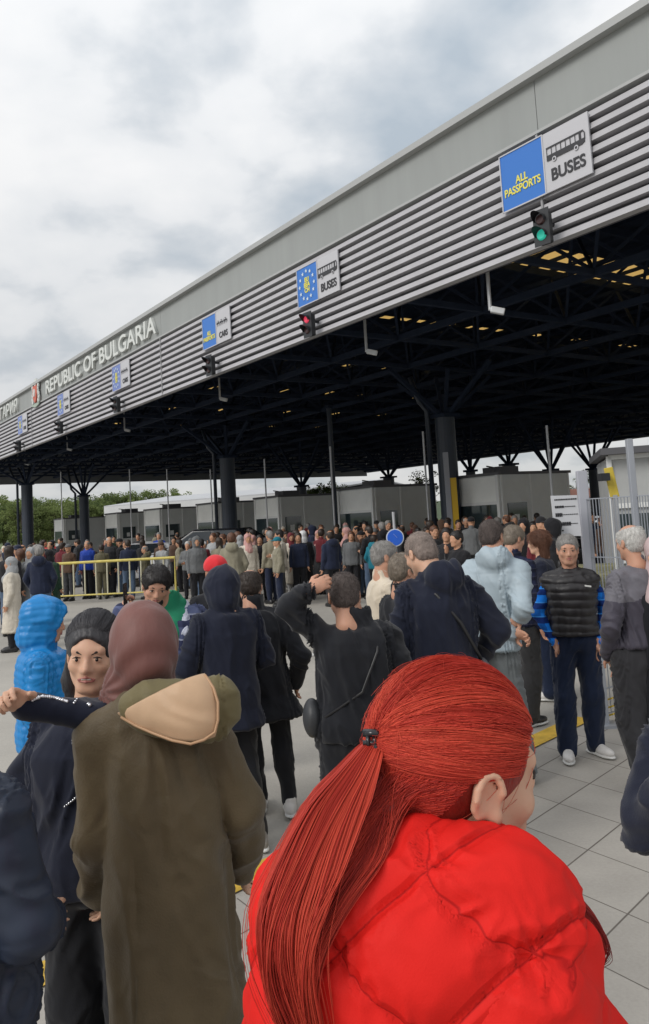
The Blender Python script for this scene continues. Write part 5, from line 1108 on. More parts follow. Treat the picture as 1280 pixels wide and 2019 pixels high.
def cream_man():
    r, sk = person(758, 1068, 6.5, -80, 'ruddy grey-haired man in a cream knitted pullover', pitch=.1)
    body(r, sk, SKR, .01); face(r, sk); hair(r, sk, HG, 'short', .008); jacket(r, sk, cream, .03, collar=.04, disp=folds(.008, (9, 9, 6), 71)); trousers(r, sk, blackt); shoes(r, sk, shoek, soleK)
cream_man()
def short_black():
    r, sk = person(795, 1093, 5.7, -60, 'shorter dark-haired person in a black coat looking right, in front of the cream pullover', pitch=.1, fat=1.05)
    body(r, sk, SKR, .01); face(r, sk); hair(r, sk, HGB, 'short', .01); jacket(r, sk, blackc, .035, zlo=.7, disp=folds(.010, (9, 9, 6), 72)); trousers(r, sk, blackt); shoes(r, sk, shoek, soleK)
short_black()
def navy_pattern():
    r, sk = person(1012, 1037, 7.7, -60, 'grey-brown haired man in a patterned navy jacket behind the pale blue jacket', pitch=.3, ankR=(.1, -.05, .08))
    body(r, sk, SKR, .01); face(r, sk); hair(r, sk, HGB, 'short', .01); jacket(r, sk, plaid('navy_pattern', (.02, .025, .06), (.012, .014, .03), (.06, .06, .09), 14), .035, zlo=.8); trousers(r, sk, cloth('dark_grey', (.03, .03, .032)), .03, .01); shoes(r, sk, shoek, soleW)
navy_pattern()
def auburn():
    r, sk = person(1060, 1048, 8.6, 70, 'woman with shoulder-length auburn hair facing left in dark clothes', pitch=.05)
    body(r, sk, SKL, .009); face(r, sk); hair(r, sk, HBR, 'long', .014); jacket(r, sk, navyc, .03, zlo=.75); trousers(r, sk, dnavy, .03, .02); shoes(r, sk, shoew, soleW)
    skin_mesh('shoulder_bag', [ell(sk.J['wst'] + V3(-.02, -.16, .05), (.14, .06, .16), k=.02)], .012, mat('bag_brown', (.06, .045, .04), .5), r)
auburn()
def edge_scarf():
    r, sk = person(1296, 1058, 5.6, 150, 'woman in a pale pink headscarf cut by the right edge of the picture', H=None)
    body(r, sk, SKL, .01); sc_ = xform([ell((0, -.01, .03), (.092, .112, .105), k=.02), ell((0, -.02, -.08), (.085, .09, .08), k=.04), ell((0, .13, -.02), (.062, .08, .085), k=.01, op='s')], sk.HR, sk.J['hd'], sk.hs)
    skin_mesh('headscarf', sc_ + [cone(sk.J['nck'], sk.J['chs'] + V3(0, .05, 0), .10, .12, k=.05)], .009, mat('pink_scarf', (.5, .38, .38), .8), r, disp=folds(.006, (14, 14, 8), 2)); face(r, sk); jacket(r, sk, blackc, .03, zlo=.5); trousers(r, sk, blackt)
edge_scarf()
def edge_elbow():
    r, sk = person(1430, 1180, 1.95, 178, 'person in a black jacket at the right edge with one bent elbow showing', fat=1.05)
    J = sk.J; J['elR'][:] = loc(r, 1280, 1632, 1.9); J['wrR'][:] = loc(r, 1370, 1520, 1.72); J['shR'][:] = loc(r, 1330, 1470, 1.95)
    body(r, sk, SKL, .009); hair(r, sk, HBR, 'long'); face(r, sk); jacket(r, sk, navyc, .028, zlo=.85, disp=folds(.010, (12, 12, 9), 81), vox=.007); trousers(r, sk, blackt)
edge_elbow()

# woman with the maroon headscarf
def scarf_woman():
    r, sk = person(278, 1198, 2.55, 14, 'woman in a maroon headscarf and long olive coat with a tan-lined hood, seen from behind', fat=1.22, pitch=.1, yaw=.1, elR=(.275, -.02, 1.12), wrR=(.29, .12, .90), elL=(-.155, .0, 1.10), wrL=(-.15, .16, .88), shL=(-.115, -.01, 1.37), hs=1.0)
    J = sk.J
    sk.fat = .8; P_ = {k: v.copy() for k, v in J.items()}; J['hipL'][0] += .03; J['kneeL'][0] += .03
    body(r, sk, SKL, .009); face(r, sk); sk.fat = 1.0
    S = xform([ell((0, -.02, .03), (.098, .125, .112), k=.02), ell((0, -.055, -.03), (.090, .095, .10), k=.04), ell((0, .13, -.02), (.062, .08, .085), k=.01, op='s')], sk.HR, J['hd'], sk.hs)
    S += [cone(J['hd'] + V3(0, -.02, -.08), J['nck'] + V3(0, -.0, .0), .085, .085, k=.03), cone(J['nck'] + V3(-.05, .02, .04), J['chs'] + V3(-.12, .17, .02), .07, .07, k=.04), cone(J['nck'] + V3(.03, .03, .03), J['chs'] + V3(.1, .15, .0), .06, .06, k=.04)]
    def dsp(P, N_):
        a = P - J['hd']; ang = np.arctan2(a[:, 2] + .12, a[:, 1] + .02); q = ang * 6 + a[:, 0] * 9 + 1.2 * vnoise(P * 7, 3)
        return .0035 * np.sin(q * 2.0) * np.clip((.12 - a[:, 2]) * 8, .15, 1) + .003 * (1 - 2 * np.abs(vnoise(P * np.array([12, 12, 7.]) + vnoise(P * 6, 2)[:, None], 9)))
    skin_mesh('headscarf', S, .006, scarf, r, disp=dsp)
    fo = lambda an, z: 1 + .05 * np.sin(an * 7 + z * 2) * np.clip((1.15 - z) * 1.4, 0, 1) + .03 * np.sin(an * 13 + 1 + z * 3) * np.clip((1.0 - z) * 1.4, 0, 1)
    P = [col([(.12, .06, .0, .20, .24), (.45, .06, 0, .20, .225), (.8, .055, 0, .19, .20), (1.0, .05, 0, .18, .18), (1.2, .04, -.01, .17, .165), (1.33, .025, -.01, .155, .15), (1.42, .01, -.01, .13, .12), (1.50, 0, -.01, .08, .08)], k=.05, n=2.3, fold=fo)]
    P += sk.limb('L', .04, cuff=0) + sk.limb('R', .04, cuff=0) + [cone(J['shL'], J['nck'], .075, .07, k=.05), cone(J['shR'], J['nck'], .075, .07, k=.05)]
    def d2(P, N_):
        q = P[:, 2] * 5 + P[:, 0] * 13 * np.sign(P[:, 0] + .05) + 1.5 * vnoise(P * 3.2, 5)
        return np.maximum(-.009, .020 * (1 - np.abs(np.sin(q)) * 2) * np.clip(vnoise(P * 2.3, 8) + .4, 0, 1) + .013 * (1 - 2 * np.abs(vnoise(P * np.array([9, 9, 3.5]) + 1.1 * vnoise(P * 5, 4)[:, None], 6)))) + .002 * vnoise(P * 28, 7)
    skin_mesh('coat', P, .008, olive, r, disp=d2)
    # hood lying open on the back: olive outside, tan lining
    def patch(name, rows, m, th=.012, n=26, bulge=.04, na=.006, seed=1):
        G = np.array([[loc(r, *p) for p in row] for row in rows]); R1, R2 = G.shape[:2]
        def bern(t, k): return [math.comb(k, i) * t ** i * (1 - t) ** (k - i) for i in range(k + 1)]
        vs_ = []
        for i in range(n + 1):
            bi = bern(i / n, R1 - 1)
            for j in range(n + 1):
                bj = bern(j / n, R2 - 1); vs_.append(sum(bi[a] * bj[b] * G[a, b] for a in range(R1) for b in range(R2)))
        vs_ = np.array(vs_); q = vs_ * np.array([11, 11, 13]); vs_ += np.array([0, -1, 0]) * (na * (1 - 2 * np.abs(vnoise(q + vnoise(q * .6, 3)[:, None], seed))))[:, None]
        m2 = len(vs_); back = vs_ + np.array([0, th, 0]); fs_ = []
        for i in range(n):
            for j in range(n):
                a = i * (n + 1) + j; fs_ += [(a, a + 1, a + n + 2, a + n + 1), (m2 + a, m2 + a + n + 1, m2 + a + n + 2, m2 + a + 1)]
        bd = [j for j in range(n)] + [i * (n + 1) + n for i in range(n)] + [n * (n + 1) + j for j in range(n, 0, -1)] + [i * (n + 1) for i in range(n, 0, -1)]
        for a, b in zip(bd, bd[1:] + bd[:1]): fs_.append((a, m2 + a, m2 + b, b))
        return MB().add(np.concatenate([vs_, back]).tolist(), fs_).build(name, m, r, smooth=True)
    y0, y1 = 2.36, 2.30
    skin_mesh('hood', [ell(loc(r, 352, 1398, 2.40), (.170, .06, .085), rotm(0, .2, .18), k=.03), ell(loc(r, 420, 1398, 2.42), (.075, .06, .095), rotm(0, .1, .3), k=.03), cone(J['nck'] + V3(.0, -.03, .0), J['nck'] + V3(.12, -.03, .0), .05, k=.04)], .008, olive2, r, disp=folds(.006, (7, 7, 6), 14))
    patch('hood_lining', [[(232, 1406, 2.36), (292, 1376, 2.30), (352, 1338, 2.27), (404, 1328, 2.34)], [(234, 1408, 2.36), (300, 1392, 2.27), (380, 1368, 2.24), (432, 1350, 2.31)], [(236, 1410, 2.36), (300, 1424, 2.26), (385, 1425, 2.22), (436, 1420, 2.29)], [(239, 1413, 2.36), (300, 1448, 2.28), (366, 1478, 2.25), (424, 1452, 2.29)]], tan)
    mb = MB(); mb.tube([tuple(loc(r, *p)) for p in ((239, 1414, 2.345), (268, 1431, 2.32), (300, 1445, 2.285), (340, 1460, 2.26), (376, 1467, 2.255), (402, 1459, 2.26), (424, 1444, 2.275), (430, 1420, 2.28), (430, 1385, 2.29), (421, 1356, 2.31), (404, 1331, 2.33))], .004, 6); mb.build('hood_piping', mat('piping_tan', (.45, .27, .15), .5), r, smooth=True)
    shoes(r, sk, shoek, soleK)
scarf_woman()
def frowning_woman():
    r, sk = person(181, 1188, 2.8, 176, 'frowning woman with swept-back dark hair in a black top with a silver bead chain', fat=1.35, hs=1.04, pitch=.06, yaw=.12, roll=-.06, elR=(.30, .02, 1.15), wrR=(.27, .1, .93), H=1.70)
    J = sk.J; J['elL'][:] = loc(r, 200, 1416, 2.52); J['wrL'][:] = loc(r, 52, 1392, 2.42); sk.hdir = (loc(r, 8, 1368, 2.34) - J['wrL'], None); sk.palm = ((0, 1, .2), (-1, 0, 0)); sk.curl = (.9, .4)
    body(r, sk, SKL, .006, ear=True); face(r, sk, brow=1.2); hair(r, sk, hairm('black_grey', (.035, .034, .038)), 'bun', .011, vox=.005)
    skin_mesh('loose_hair', xform([cone((.062, -.035, .0), (.085, -.06, -.10), .034, .032, k=.02), cone((.085, -.06, -.10), (.075, -.07, -.21), .032, .02, k=.02)], sk.HR, J['hd'], sk.hs), .006, hairm('black_grey', (.035, .034, .038)), r, disp=folds(.003, (50, 50, 8), 7))
    skin_mesh('teeth', xform([cone((-.013, .0965, -.060), (.013, .0965, -.060), .0030, k=.002)], sk.HR, J['hd'], sk.hs), .0016, eyew, r)
    o = jacket(r, sk, navyc, .022, zlo=.80, collar=.0, disp=folds(.009, (9, 9, 6), 91), vox=.008, cuff=.0, name='top'); trousers(r, sk, blackt, .03, .02); shoes(r, sk, shoek, soleK)
    # bead chain: each bead rests on the cloth
    from mathutils.bvhtree import BVHTree
    me = o.data; bv = BVHTree.FromPolygons([v.co.copy() for v in me.vertices], [tuple(p.vertices) for p in me.polygons])
    org = Vector(loc(r, 0, 0, 1.)) ; org = Vector((0, 0, CH)) - r.location; c_, s_ = math.cos(r.rotation_euler.z), math.sin(r.rotation_euler.z); org = Vector((org.x * c_ + org.y * s_, -org.x * s_ + org.y * c_, org.z))
    mb = MB()
    def chain(pts, nb, rad):
        pts = [Vector((a, b)) for a, b in pts]; ls = [0]
        for a, b in zip(pts[:-1], pts[1:]): ls.append(ls[-1] + (b - a).length)
        for i in range(nb):
            t = ls[-1] * i / (nb - 1); k = max(j for j in range(len(ls)) if ls[j] <= t + 1e-6); k = min(k, len(pts) - 2); p = pts[k].lerp(pts[k + 1], (t - ls[k]) / (ls[k + 1] - ls[k]))
            tg = Vector(loc(r, p.x, p.y, 2.6)); h = bv.ray_cast(org, (tg - org).normalized())
            if h[0] is None: continue
            q = h[0] - (tg - org).normalized() * rad * .4; bm = bmesh.new(); bmesh.ops.create_icosphere(bm, subdivisions=1, radius=rad * rng.uniform(.7, 1.2)); mb.add([tuple(v.co + q) for v in bm.verts], [[v.index for v in f.verts] for f in bm.faces]); bm.free()
    chain([(64, 1381), (82, 1373), (104, 1375), (132, 1383)], 17, .0058); chain([(146, 1386), (160, 1368), (182, 1346)], 12, .0045); chain([(143, 1460), (150, 1490), (165, 1520), (168, 1540), (160, 1562), (144, 1578), (128, 1590)], 30, .0052); chain([(174, 1388), (177, 1390)], 2, .007)
    mb.build('bead_chain', mat('silver_bead', (.75, .76, .8), .15, metal=.8), r, smooth=True)
frowning_woman()
def left_edge():
    r, sk = person(-112, 1215, 2.05, -20, 'person in a dark navy quilted jacket at the bottom left edge, with dark red hair', fat=1.1, elR=(.245, .0, 1.12), wrR=(.10, .24, 1.0), H=1.72)
    sk.J['shR'] += V3(.0, 0, -.01); hair(r, sk, hairm('dark_red', (.10, .02, .018)), 'long'); body(r, sk, SKL, .01)
    jacket(r, sk, mat('navy_shell', (.016, .024, .045), .5, spec=.4, nscale=6, nvar=.2), .045, zlo=.82, disp=plus(folds(.010, (6, 6, 5), 95, .35), bands(.11, .007, wob=.02)), vox=.008); trousers(r, sk, blackt, .03, .01); shoes(r, sk, shoek, soleK)
left_edge()
# ---------------------------------------------------------------- woman with red hair in the red jacket
def red_woman():
    r, sk = person(888, 1300, 1.15, -48, 'woman with long clipped-back red hair and a bright red hooded jacket, nearest the camera', H=1.81, pitch=.14, yaw=R_(-20), fat=1.1, hs=1.04, hd=(.045, .07, 1.585))
    J = sk.J
    hp = lambda p: sk.HR @ (np.array(p, float) * sk.hs) + J['hd']
    hd = xform(head_prims(False, True), sk.HR, J['hd'], sk.hs)
    P = sk.torso(-.012) + sk.limb('L', -.004) + sk.limb('R', -.004) + sk.legs(-.006) + [cone(J['nck'] - [0, 0, .05], lerp(J['nck'], J['hd'], .5), .054, k=.03)] + hd
    E = []
    for s_ in (-1, 1):                              # ears: rim, bowl, lobe
        c = [(s_ * (.078 + .012 * a), -.010 + .018 * math.cos(t), -.006 + .029 * math.sin(t)) for t, a in [(-1.0 + k * .42, 1 if 2 < k < 11 else .3) for k in range(13)]]
        for a, b in zip(c[:-1], c[1:]): E.append(cone(a, b, .0048, k=.004))
        E += [ell((s_ * .080, -.012, -.006), (.007, .018, .028), k=.004), ell((s_ * .082, .006, -.030), (.007, .009, .010), k=.004), ell((s_ * .0905, -.012, -.008), (.008, .010, .014), k=.003, op='s'), cone((s_ * .083, -.024, .008), (s_ * .084, -.012, .016), .004, k=.004)]
    P += xform(xform(E, np.eye(3), (0.0085, -.001, -.001), .9), sk.HR, J['hd'], sk.hs) if False else xform(E, sk.HR, J['hd'], sk.hs)
    for q, i in (('L', 0), ('R', 1)): P += hand_prims(J['wr' + q], J['wr' + q] - J['el' + q], ((-1, 0, 0), (1, 0, 0))[i], 1 if q == 'L' else -1, .5, sk.k)
    skin_mesh('body', [p for p in P], .0045, SKL, r, sm=1, clip_lo=np.array([-.4, -.4, 1.2])) if False else skin_mesh('body', P, .005, SKL, r, sm=1)
    face(r, sk); trousers(r, sk, blackt); shoes(r, sk, shoek, soleK)
    # jacket with a big soft hood on the back
    n_ = J['nck']
    def quilt(P, N_):
        u = P[:, 0] * .80 + P[:, 2] * .95 ; v = -P[:, 0] * .95 + P[:, 2] * .72
        def dist(t, p): return (1 - np.abs(((t / p) % 1) - .5) * 2) * p / 2          # metres from the nearest seam
        dd_ = np.minimum(dist(u, .115), dist(v + .03, .15)); near = np.exp(-(dd_ / .02) ** 2)
        pil = np.clip(dd_ / .035, 0, 1) ** .5
        w_ = P * np.array([13, 13, 17]) + 1.2 * np.stack([vnoise(P * 9, 11), vnoise(P * 9, 12), vnoise(P * 9, 13)], 1)
        pk = (1 - np.abs(vnoise(w_, 6))) ** 2; pk2 = (1 - np.abs(vnoise(P * np.array([40, 40, 30]) + vnoise(P * 15, 3)[:, None] * 1.5, 7))) ** 2
        return .013 * (pil - .8) + .009 * (pk - .4) + .007 * near * (pk2 - .3) + .0015 * (pk2 - .4)
    P = sk.torso(.06, zlo=.84, zhi=1.47) + sk.limb('L', .05) + sk.limb('R', .05)
    P += [cone(J['shL'] + V3(0, -.0, -.02), J['shR'] + V3(0, -.0, -.02), .07, k=.06), cone(n_ - [0, 0, .04], n_ + [0, .03, .03], .10, .085, k=.03), cone(n_ + [0, 0, .02], n_ + [0, .05, .2], .064, .085, k=.01, op='s')]
    skin_mesh('jacket', P, .007, redp, r, disp=quilt, sm=1)
    lp = lambda *p: loc(r, *p); RW = rotm(R_(48), 0, 0)          # axes of the picture: x right, y away
    H_ = [ell(lp(885, 1870, 1.05), (.165, .12, .155), RW, k=.03), ell(lp(800, 1960, 1.01), (.15, .09, .13), RW, k=.05), ell(lp(990, 1880, 1.06), (.105, .11, .125), RW, k=.05),
          cone(lp(925, 1702, 1.09), lp(1035, 1790, 1.09), .042, .052, k=.025), cone(lp(860, 1722, 1.08), lp(925, 1702, 1.09), .042, .042, k=.03), cone(lp(1035, 1790, 1.09), lp(1085, 1880, 1.09), .052, .045, k=.025),
          cone(lp(1070, 1960, 1.08), lp(1185, 2090, 1.08), .06, .055, k=.04),
          ell(J['hd'] + V3(.0, .02, -.02), (.088, .115, .125), rotm(0, .2, 0), k=.012, op='s')]
    skin_mesh('hood', H_, .0045, redp, r, disp=quilt, sm=1)
    # hair: a close cap, the falling mass, then strands
    hm_ = bpy.data.materials.new('red_hair'); hm_.use_nodes = True; t = hm_.node_tree; b = t.nodes['Principled BSDF']
    at_ = N(t, 'ShaderNodeAttribute', attribute_name='tone'); rp = N(t, 'ShaderNodeValToRGB'); rp.color_ramp.elements[0].color = (.15, .010, .011, 1); rp.color_ramp.elements[1].color = (.76, .105, .055, 1); x_ = rp.color_ramp.elements.new(.5); x_.color = (.47, .036, .022, 1)
    L(t, at_.outputs['Fac'], rp.inputs[0]); L(t, rp.outputs[0], b.inputs['Base Color']); b.inputs['Roughness'].default_value = .6; b.inputs['Specular IOR Level'].default_value = .3
    under = hairm('red_under', (.24, .018, .012))
    cap = [ell((0, -.014, .036), (.085, .106, .103), k=.01), ell((0, -.045, -.02), (.058, .045, .062), k=.03), ell((0, .130, -.052), (.094, .096, .122), k=.008, op='s'), ell((0, -.0, -.20), (.16, .16, .10), k=.01, op='s')]
    for s_ in (-1, 1): cap.append(ell((s_ * .09, .0, -.024), (.024, .026, .036), k=.008, op='s'))
    skin_mesh('hair', xform(cap, sk.HR, J['hd'], sk.hs), .005, under, r, sm=1)
    g = np.random.default_rng(5)
    c0 = np.array([0, -.014, .036]); rad = np.array([.088, .110, .108])
    def on(dv, lift=0.): dv = dv / np.linalg.norm(dv, axis=-1, keepdims=True); return (c0 + dv * (rad + lift))
    def slerp(a, b, t):
        a = a / np.linalg.norm(a, axis=-1, keepdims=True); b = b / np.linalg.norm(b, axis=-1, keepdims=True); om = np.arccos(np.clip((a * b).sum(-1, keepdims=True), -1, 1)); so_ = np.sin(om) + 1e-6
        return (np.sin((1 - t) * om) * a + np.sin(t * om) * b) / so_
    def toP(A): return (A.reshape(-1, 3) * sk.hs @ sk.HR.T + J['hd']).reshape(A.shape)
    clip = np.array([.015, -1., .06])
    def spline(G, t):                               # Catmull-Rom through guide rows
        G = np.array(G); n = len(G) - 1; x = np.clip(t * n, 0, n - 1e-6); i = x.astype(int); f = x - i
        gp_ = lambda j: G[np.clip(j, 0, n)]
        a, b_, c_, d_ = gp_(i - 1), gp_(i), gp_(i + 1), gp_(i + 2); f = f[..., None]
        return .5 * (2 * b_ + (c_ - a) * f + (2 * a - 5 * b_ + 4 * c_ - d_) * f * f + (3 * b_ - a - 3 * c_ + d_) * f ** 3)
    def strands(name, paths, r0, r1, tones, m, parent):
        n, K = paths.shape[:2]; T = np.gradient(paths, axis=1); T /= np.linalg.norm(T, axis=2, keepdims=True) + 1e-9
        ref = np.array([.3, .2, .9]); X_ = np.cross(T, ref); X_ /= np.linalg.norm(X_, axis=2, keepdims=True) + 1e-9; Y_ = np.cross(T, X_)
        tt = np.linspace(0, 1, K)[None, :, None]; rr_ = r0 * (1 - tt) + r1 * tt; rr_ = rr_ * np.ones((n, 1, 1))
        V_ = np.stack([paths + (X_ * math.cos(a) + Y_ * math.sin(a)) * rr_ for a in (0, 2.094, 4.189)], 2).reshape(-1, 3)
        base = (np.arange(n)[:, None] * K + np.arange(K - 1)[None, :]) * 3; q = []
        for a in range(3): c_ = (a + 1) % 3; q.append(np.stack([base + a, base + c_, base + 3 + c_, base + 3 + a], -1).reshape(-1, 4))
        Q = np.concatenate(q); me = bpy.data.meshes.new(name); me.vertices.add(len(V_)); me.vertices.foreach_set('co', V_.astype(f32).ravel())
        me.loops.add(len(Q) * 4); me.loops.foreach_set('vertex_index', Q.astype(np.int32).ravel()); me.polygons.add(len(Q)); me.polygons.foreach_set('loop_start', np.arange(0, len(Q) * 4, 4, dtype=np.int32)); me.polygons.foreach_set('use_smooth', np.ones(len(Q), bool))
        at2 = me.attributes.new('tone', 'FLOAT', 'POINT'); at2.data.foreach_set('value', np.repeat(tones, K * 3).astype(f32)); me.materials.append(m); me.update(calc_edges=True)
        o = bpy.data.objects.new(name, me); C.objects.link(o); o.parent = parent; return o
    K = 22
    def clumped(n, m, w_): # tones with streaks
        k = g.integers(0, m, n); return k, np.clip(g.normal(.5, .16, m)[k] + g.normal(0, .12, n), 0, 1)
    # A: from hairline and crown back to the clip
    n = 8500; t = np.linspace(0, 1, K)[None, :, None]
    hl = np.array([(-.98, .28, -.02), (-.85, .52, .12), (-.55, .78, .30), (0, .88, .42), (.45, .80, .34), (.72, .66, .20), (.84, .58, .04), (.90, .48, -.12), (.95, .30, -.12), (1.0, .10, .04)]) 
    u = g.uniform(0, 1, n) ** .9; x = u * (len(hl) - 1); i = np.minimum(x.astype(int), len(hl) - 2); st = hl[i] * (1 - (x - i))[:, None] + hl[i + 1] * (x - i)[:, None]
    half = n // 2; st[half:] = slerp(st[half:], np.tile(clip, (n - half, 1)), g.uniform(0, .75, n - half)[:, None])
    st = st + g.normal(0, .018, (n, 3)); en = clip + g.normal(0, .05, (n, 3)) * np.array([1, .2, 1.2])
    dirs = slerp(st[:, None, :], en[:, None, :], t); lift = (g.uniform(-.003, .0035, n)[:, None, None] + .0025 * np.sin(t * PI) * g.uniform(0, 1, n)[:, None, None] + .0022 * np.sin(u * 90)[:, None, None] - .006 * np.clip(t - .86, 0, 1) / .14)
    A = toP(on(dirs, lift)); k_, tn = clumped(n, 260, .1); tn = np.clip(.66 + .16 * np.sin(u * 70 + 2 * np.sin(u * 31)) + g.normal(0, .035, n), 0, 1)
    strands('hair_strands', A, .0005, .00045, tn, hm_, r)
    # B: tail from the clip
    lp = lambda *p: loc(r, *p)
    tail = [lp(738, 1462, 1.10), lp(705, 1515, 1.065), lp(662, 1585, 1.03), lp(615, 1690, .98), lp(575, 1800, .945), lp(568, 1910, .93), lp(594, 2030, .93), lp(630, 2170, .94)]
    clipP = toP(on(clip[None]))[0]
    n = 11000; K2 = 24; t2 = np.linspace(0, 1, K2)[None, :]; T2 = np.repeat(t2, n, 0); tl = spline(tail, T2 * (1 - .0) * g.uniform(.80, 1, n)[:, None])
    lat = (lp(700, 1500, 1.0) - lp(600, 1500, 1.0)); lat /= np.linalg.norm(lat); dep = np.cross(lat, [0, 0, 1]); 
    ou = g.uniform(-1, 1, n); od = g.normal(0, .5, n); wdt = np.interp(T2, [0, .12, .3, .55, .8, 1], [.012, .022, .034, .040, .028, .013])
    wav = .006 * np.sin(T2 * 9 + ou[:, None] * 5) * T2
    Bp = tl + lat * (ou[:, None] * wdt + wav)[..., None] + dep * (od[:, None] * wdt * .5)[..., None]
    tn = np.clip(.6 + .16 * np.sin(ou * 25 + np.sin(ou * 11) * 3) + g.normal(0, .04, n), 0, 1)
    strands('hair_strands', Bp, .00055, .0004, tn, hm_, r)
    # C: loose hair from the side and nape, joining the tail
    n = 12000; nst = int(n); a = g.uniform(-.05, 1, n); b2 = g.uniform(0, 1.25, n)
    side = np.array([1., -.02, .10]); low = np.array([.70, -.48, -.66]); back = np.array([.1, -1, .0]); lowb = np.array([0, -.85, -.62])
    st = (side * (1 - a[:, None]) + back * a[:, None]) * (1 - b2[:, None]) + (low * (1 - a[:, None]) + lowb * a[:, None]) * b2[:, None]
    st2 = st.copy(); lf = g.random(n) < .3; st[lf, 0] *= -1
    mid = np.array([.15, -1, -.55]) + g.normal(0, .08, (n, 3)); Kc = 9; tt = np.linspace(0, 1, Kc)[None, :, None]
    s1 = toP(on(slerp(st[:, None, :], mid[:, None, :], tt * .9), g.uniform(-.001, .005, n)[:, None, None]))
    gl_ = [lp(765, 1625, 1.05), lp(690, 1690, 1.0), lp(640, 1775, .965), lp(600, 1875, .94), lp(597, 1970, .935), lp(615, 2090, .94)]
    t3 = np.linspace(.12, 1, 20)[None, :]; tl = spline(gl_, np.repeat(t3, n, 0) * g.uniform(.8, 1, n)[:, None]); ou = g.uniform(-1, 1, n); wd = np.interp(t3, [0, .3, .6, 1], [.05, .038, .024, .011]); od = g.normal(0, .5, n)
    tl = tl + lat * (ou[:, None] * wd)[..., None] + dep * (od[:, None] * wd * .35)[..., None]
    Cp = np.concatenate([s1, tl], 1)
    for _ in range(6): Cp[:, 1:-1] = (Cp[:, :-2] + 2 * Cp[:, 1:-1] + Cp[:, 2:]) / 4
    tn = np.clip(.45 + .15 * np.sin(ou * 21 + np.sin(ou * 13) * 3) + g.normal(0, .04, n), 0, 1)
    strands('hair_strands', Cp, .00055, .0004, tn, hm_, r)
    # under-mass of the falling hair
    P = []
    for G, ws in ((tail, (.012, .022, .036, .044, .044, .036, .026, .012)), (gl_, (.036, .044, .044, .036, .026, .012))):
        pass
    P.append(cone(toP(on(np.array([[.1, -.9, -.45]])))[0] + V3(0, .01, 0), lerp(gl_[0], toP(on(np.array([[.1, -.9, -.45]])))[0], .3), .028, .02, k=.03))
    skin_mesh('hair_mass', P, .005, under, r, disp=folds(.002, (60, 60, 8), 3, 1.))
    # flyaways
    n = 260; st = g.normal(0, 1, (n, 3)); st[:, 2] = np.abs(st[:, 2]); dirs = slerp(st[:, None, :], (clip + g.normal(0, .5, (n, 3)))[:, None, :], t * .8); A = toP(on(dirs, (.003 + .011 * t ** 1.5 * g.uniform(0, 1, n)[:, None, None])))
    strands('flyaway_hair', A, .00035, .0002, g.uniform(.4, 1, n), hm_, r)
    n = 120; tl = spline(tail, np.repeat(t2, n, 0)); ou = g.uniform(-1.25, 1.2, n); Bp = tl + lat * (ou[:, None] * wdt[:n] + .014 * np.sin(T2[:n] * 5 + ou[:, None] * 9) * T2[:n] ** 2)[..., None] + dep * (g.normal(0, .015, n)[:, None] * T2[:n])[..., None]
    strands('flyaway_hair', Bp, .0004, .0002, g.uniform(.3, 1, n), hm_, r)
    # lock in front of the ear and hair showing past the hood on the far side
    n = 6; s0 = np.array([.80, .60, .12]); e0 = np.array([.92, .46, -.20]); sp_ = g.normal(0, .03, (n, 3)); dirs = slerp((s0 + sp_)[:, None, :], (e0 + sp_ * .6)[:, None, :], t * g.uniform(.6, 1, n)[:, None, None]); A = toP(on(dirs, g.uniform(-.004, .001, n)[:, None, None] - .012 * t))
    strands('hair_strands', A, .0007, .0003, np.clip(g.normal(.35, .15, n), 0, 1), hm_, r)
    fr = [lp(1090, 1740, 1.17), lp(1125, 1775, 1.15), lp(1150, 1820, 1.13), lp(1163, 1870, 1.12), lp(1150, 1925, 1.11)]
    n = 1100; tl = spline(fr, np.repeat(t2, n, 0) * g.uniform(.75, 1, n)[:, None]); ou = g.uniform(-.8, .8, n); w3 = np.interp(t2, [0, .3, .8, 1], [.012, .022, .026, .008]); Bp = tl + lat * (ou[:, None] * w3 + .002 * np.sin(t2 * 9 + ou[:, None] * 3))[..., None] + dep * (g.normal(0, .5, n)[:, None] * w3)[..., None]
    strands('hair_strands', Bp, .0006, .0004, np.clip(g.normal(.15, .12, n), 0, 1), hm_, r)
    # black hair clip
    cp = Vector(clipP); o = thing  # clip: two jaws with teeth, a part of the hair
    A1 = Vector(lat); Zv = Vector((0, 0, 1)); Dv = Vector(dep)
    if (Vector(loc(r, 738, 1462, .5)) - cp).dot(Dv) < 0: Dv = -Dv
    mb = MB(); cc = cp + Dv * .006
    mb.tube([cc - A1 * .013 + Zv * .012, cc + Zv * .014 + Dv * .008, cc + A1 * .014 + Zv * .006], .0055, 8); mb.tube([cc - A1 * .012 - Zv * .006, cc - Zv * .004 + Dv * .009, cc + A1 * .015 - Zv * .012], .0055, 8)
    for k in (-1, 0, 1): mb.tube([cc + A1 * .009 * k + Zv * .012 + Dv * .004, cc + A1 * .009 * k + Zv * .001 + Dv * .009, cc + A1 * .009 * k - Zv * .010 + Dv * .004], .003, 6)
    mb.tube([cc + Zv * .001 - A1 * .016 + Dv * .006, cc + Zv * .001 + A1 * .017 + Dv * .006], .0035, 8)
    mb.build('hair_clip', mat('clip_black', (.012, .012, .015), .2, spec=.6), r, smooth=True)
red_woman()
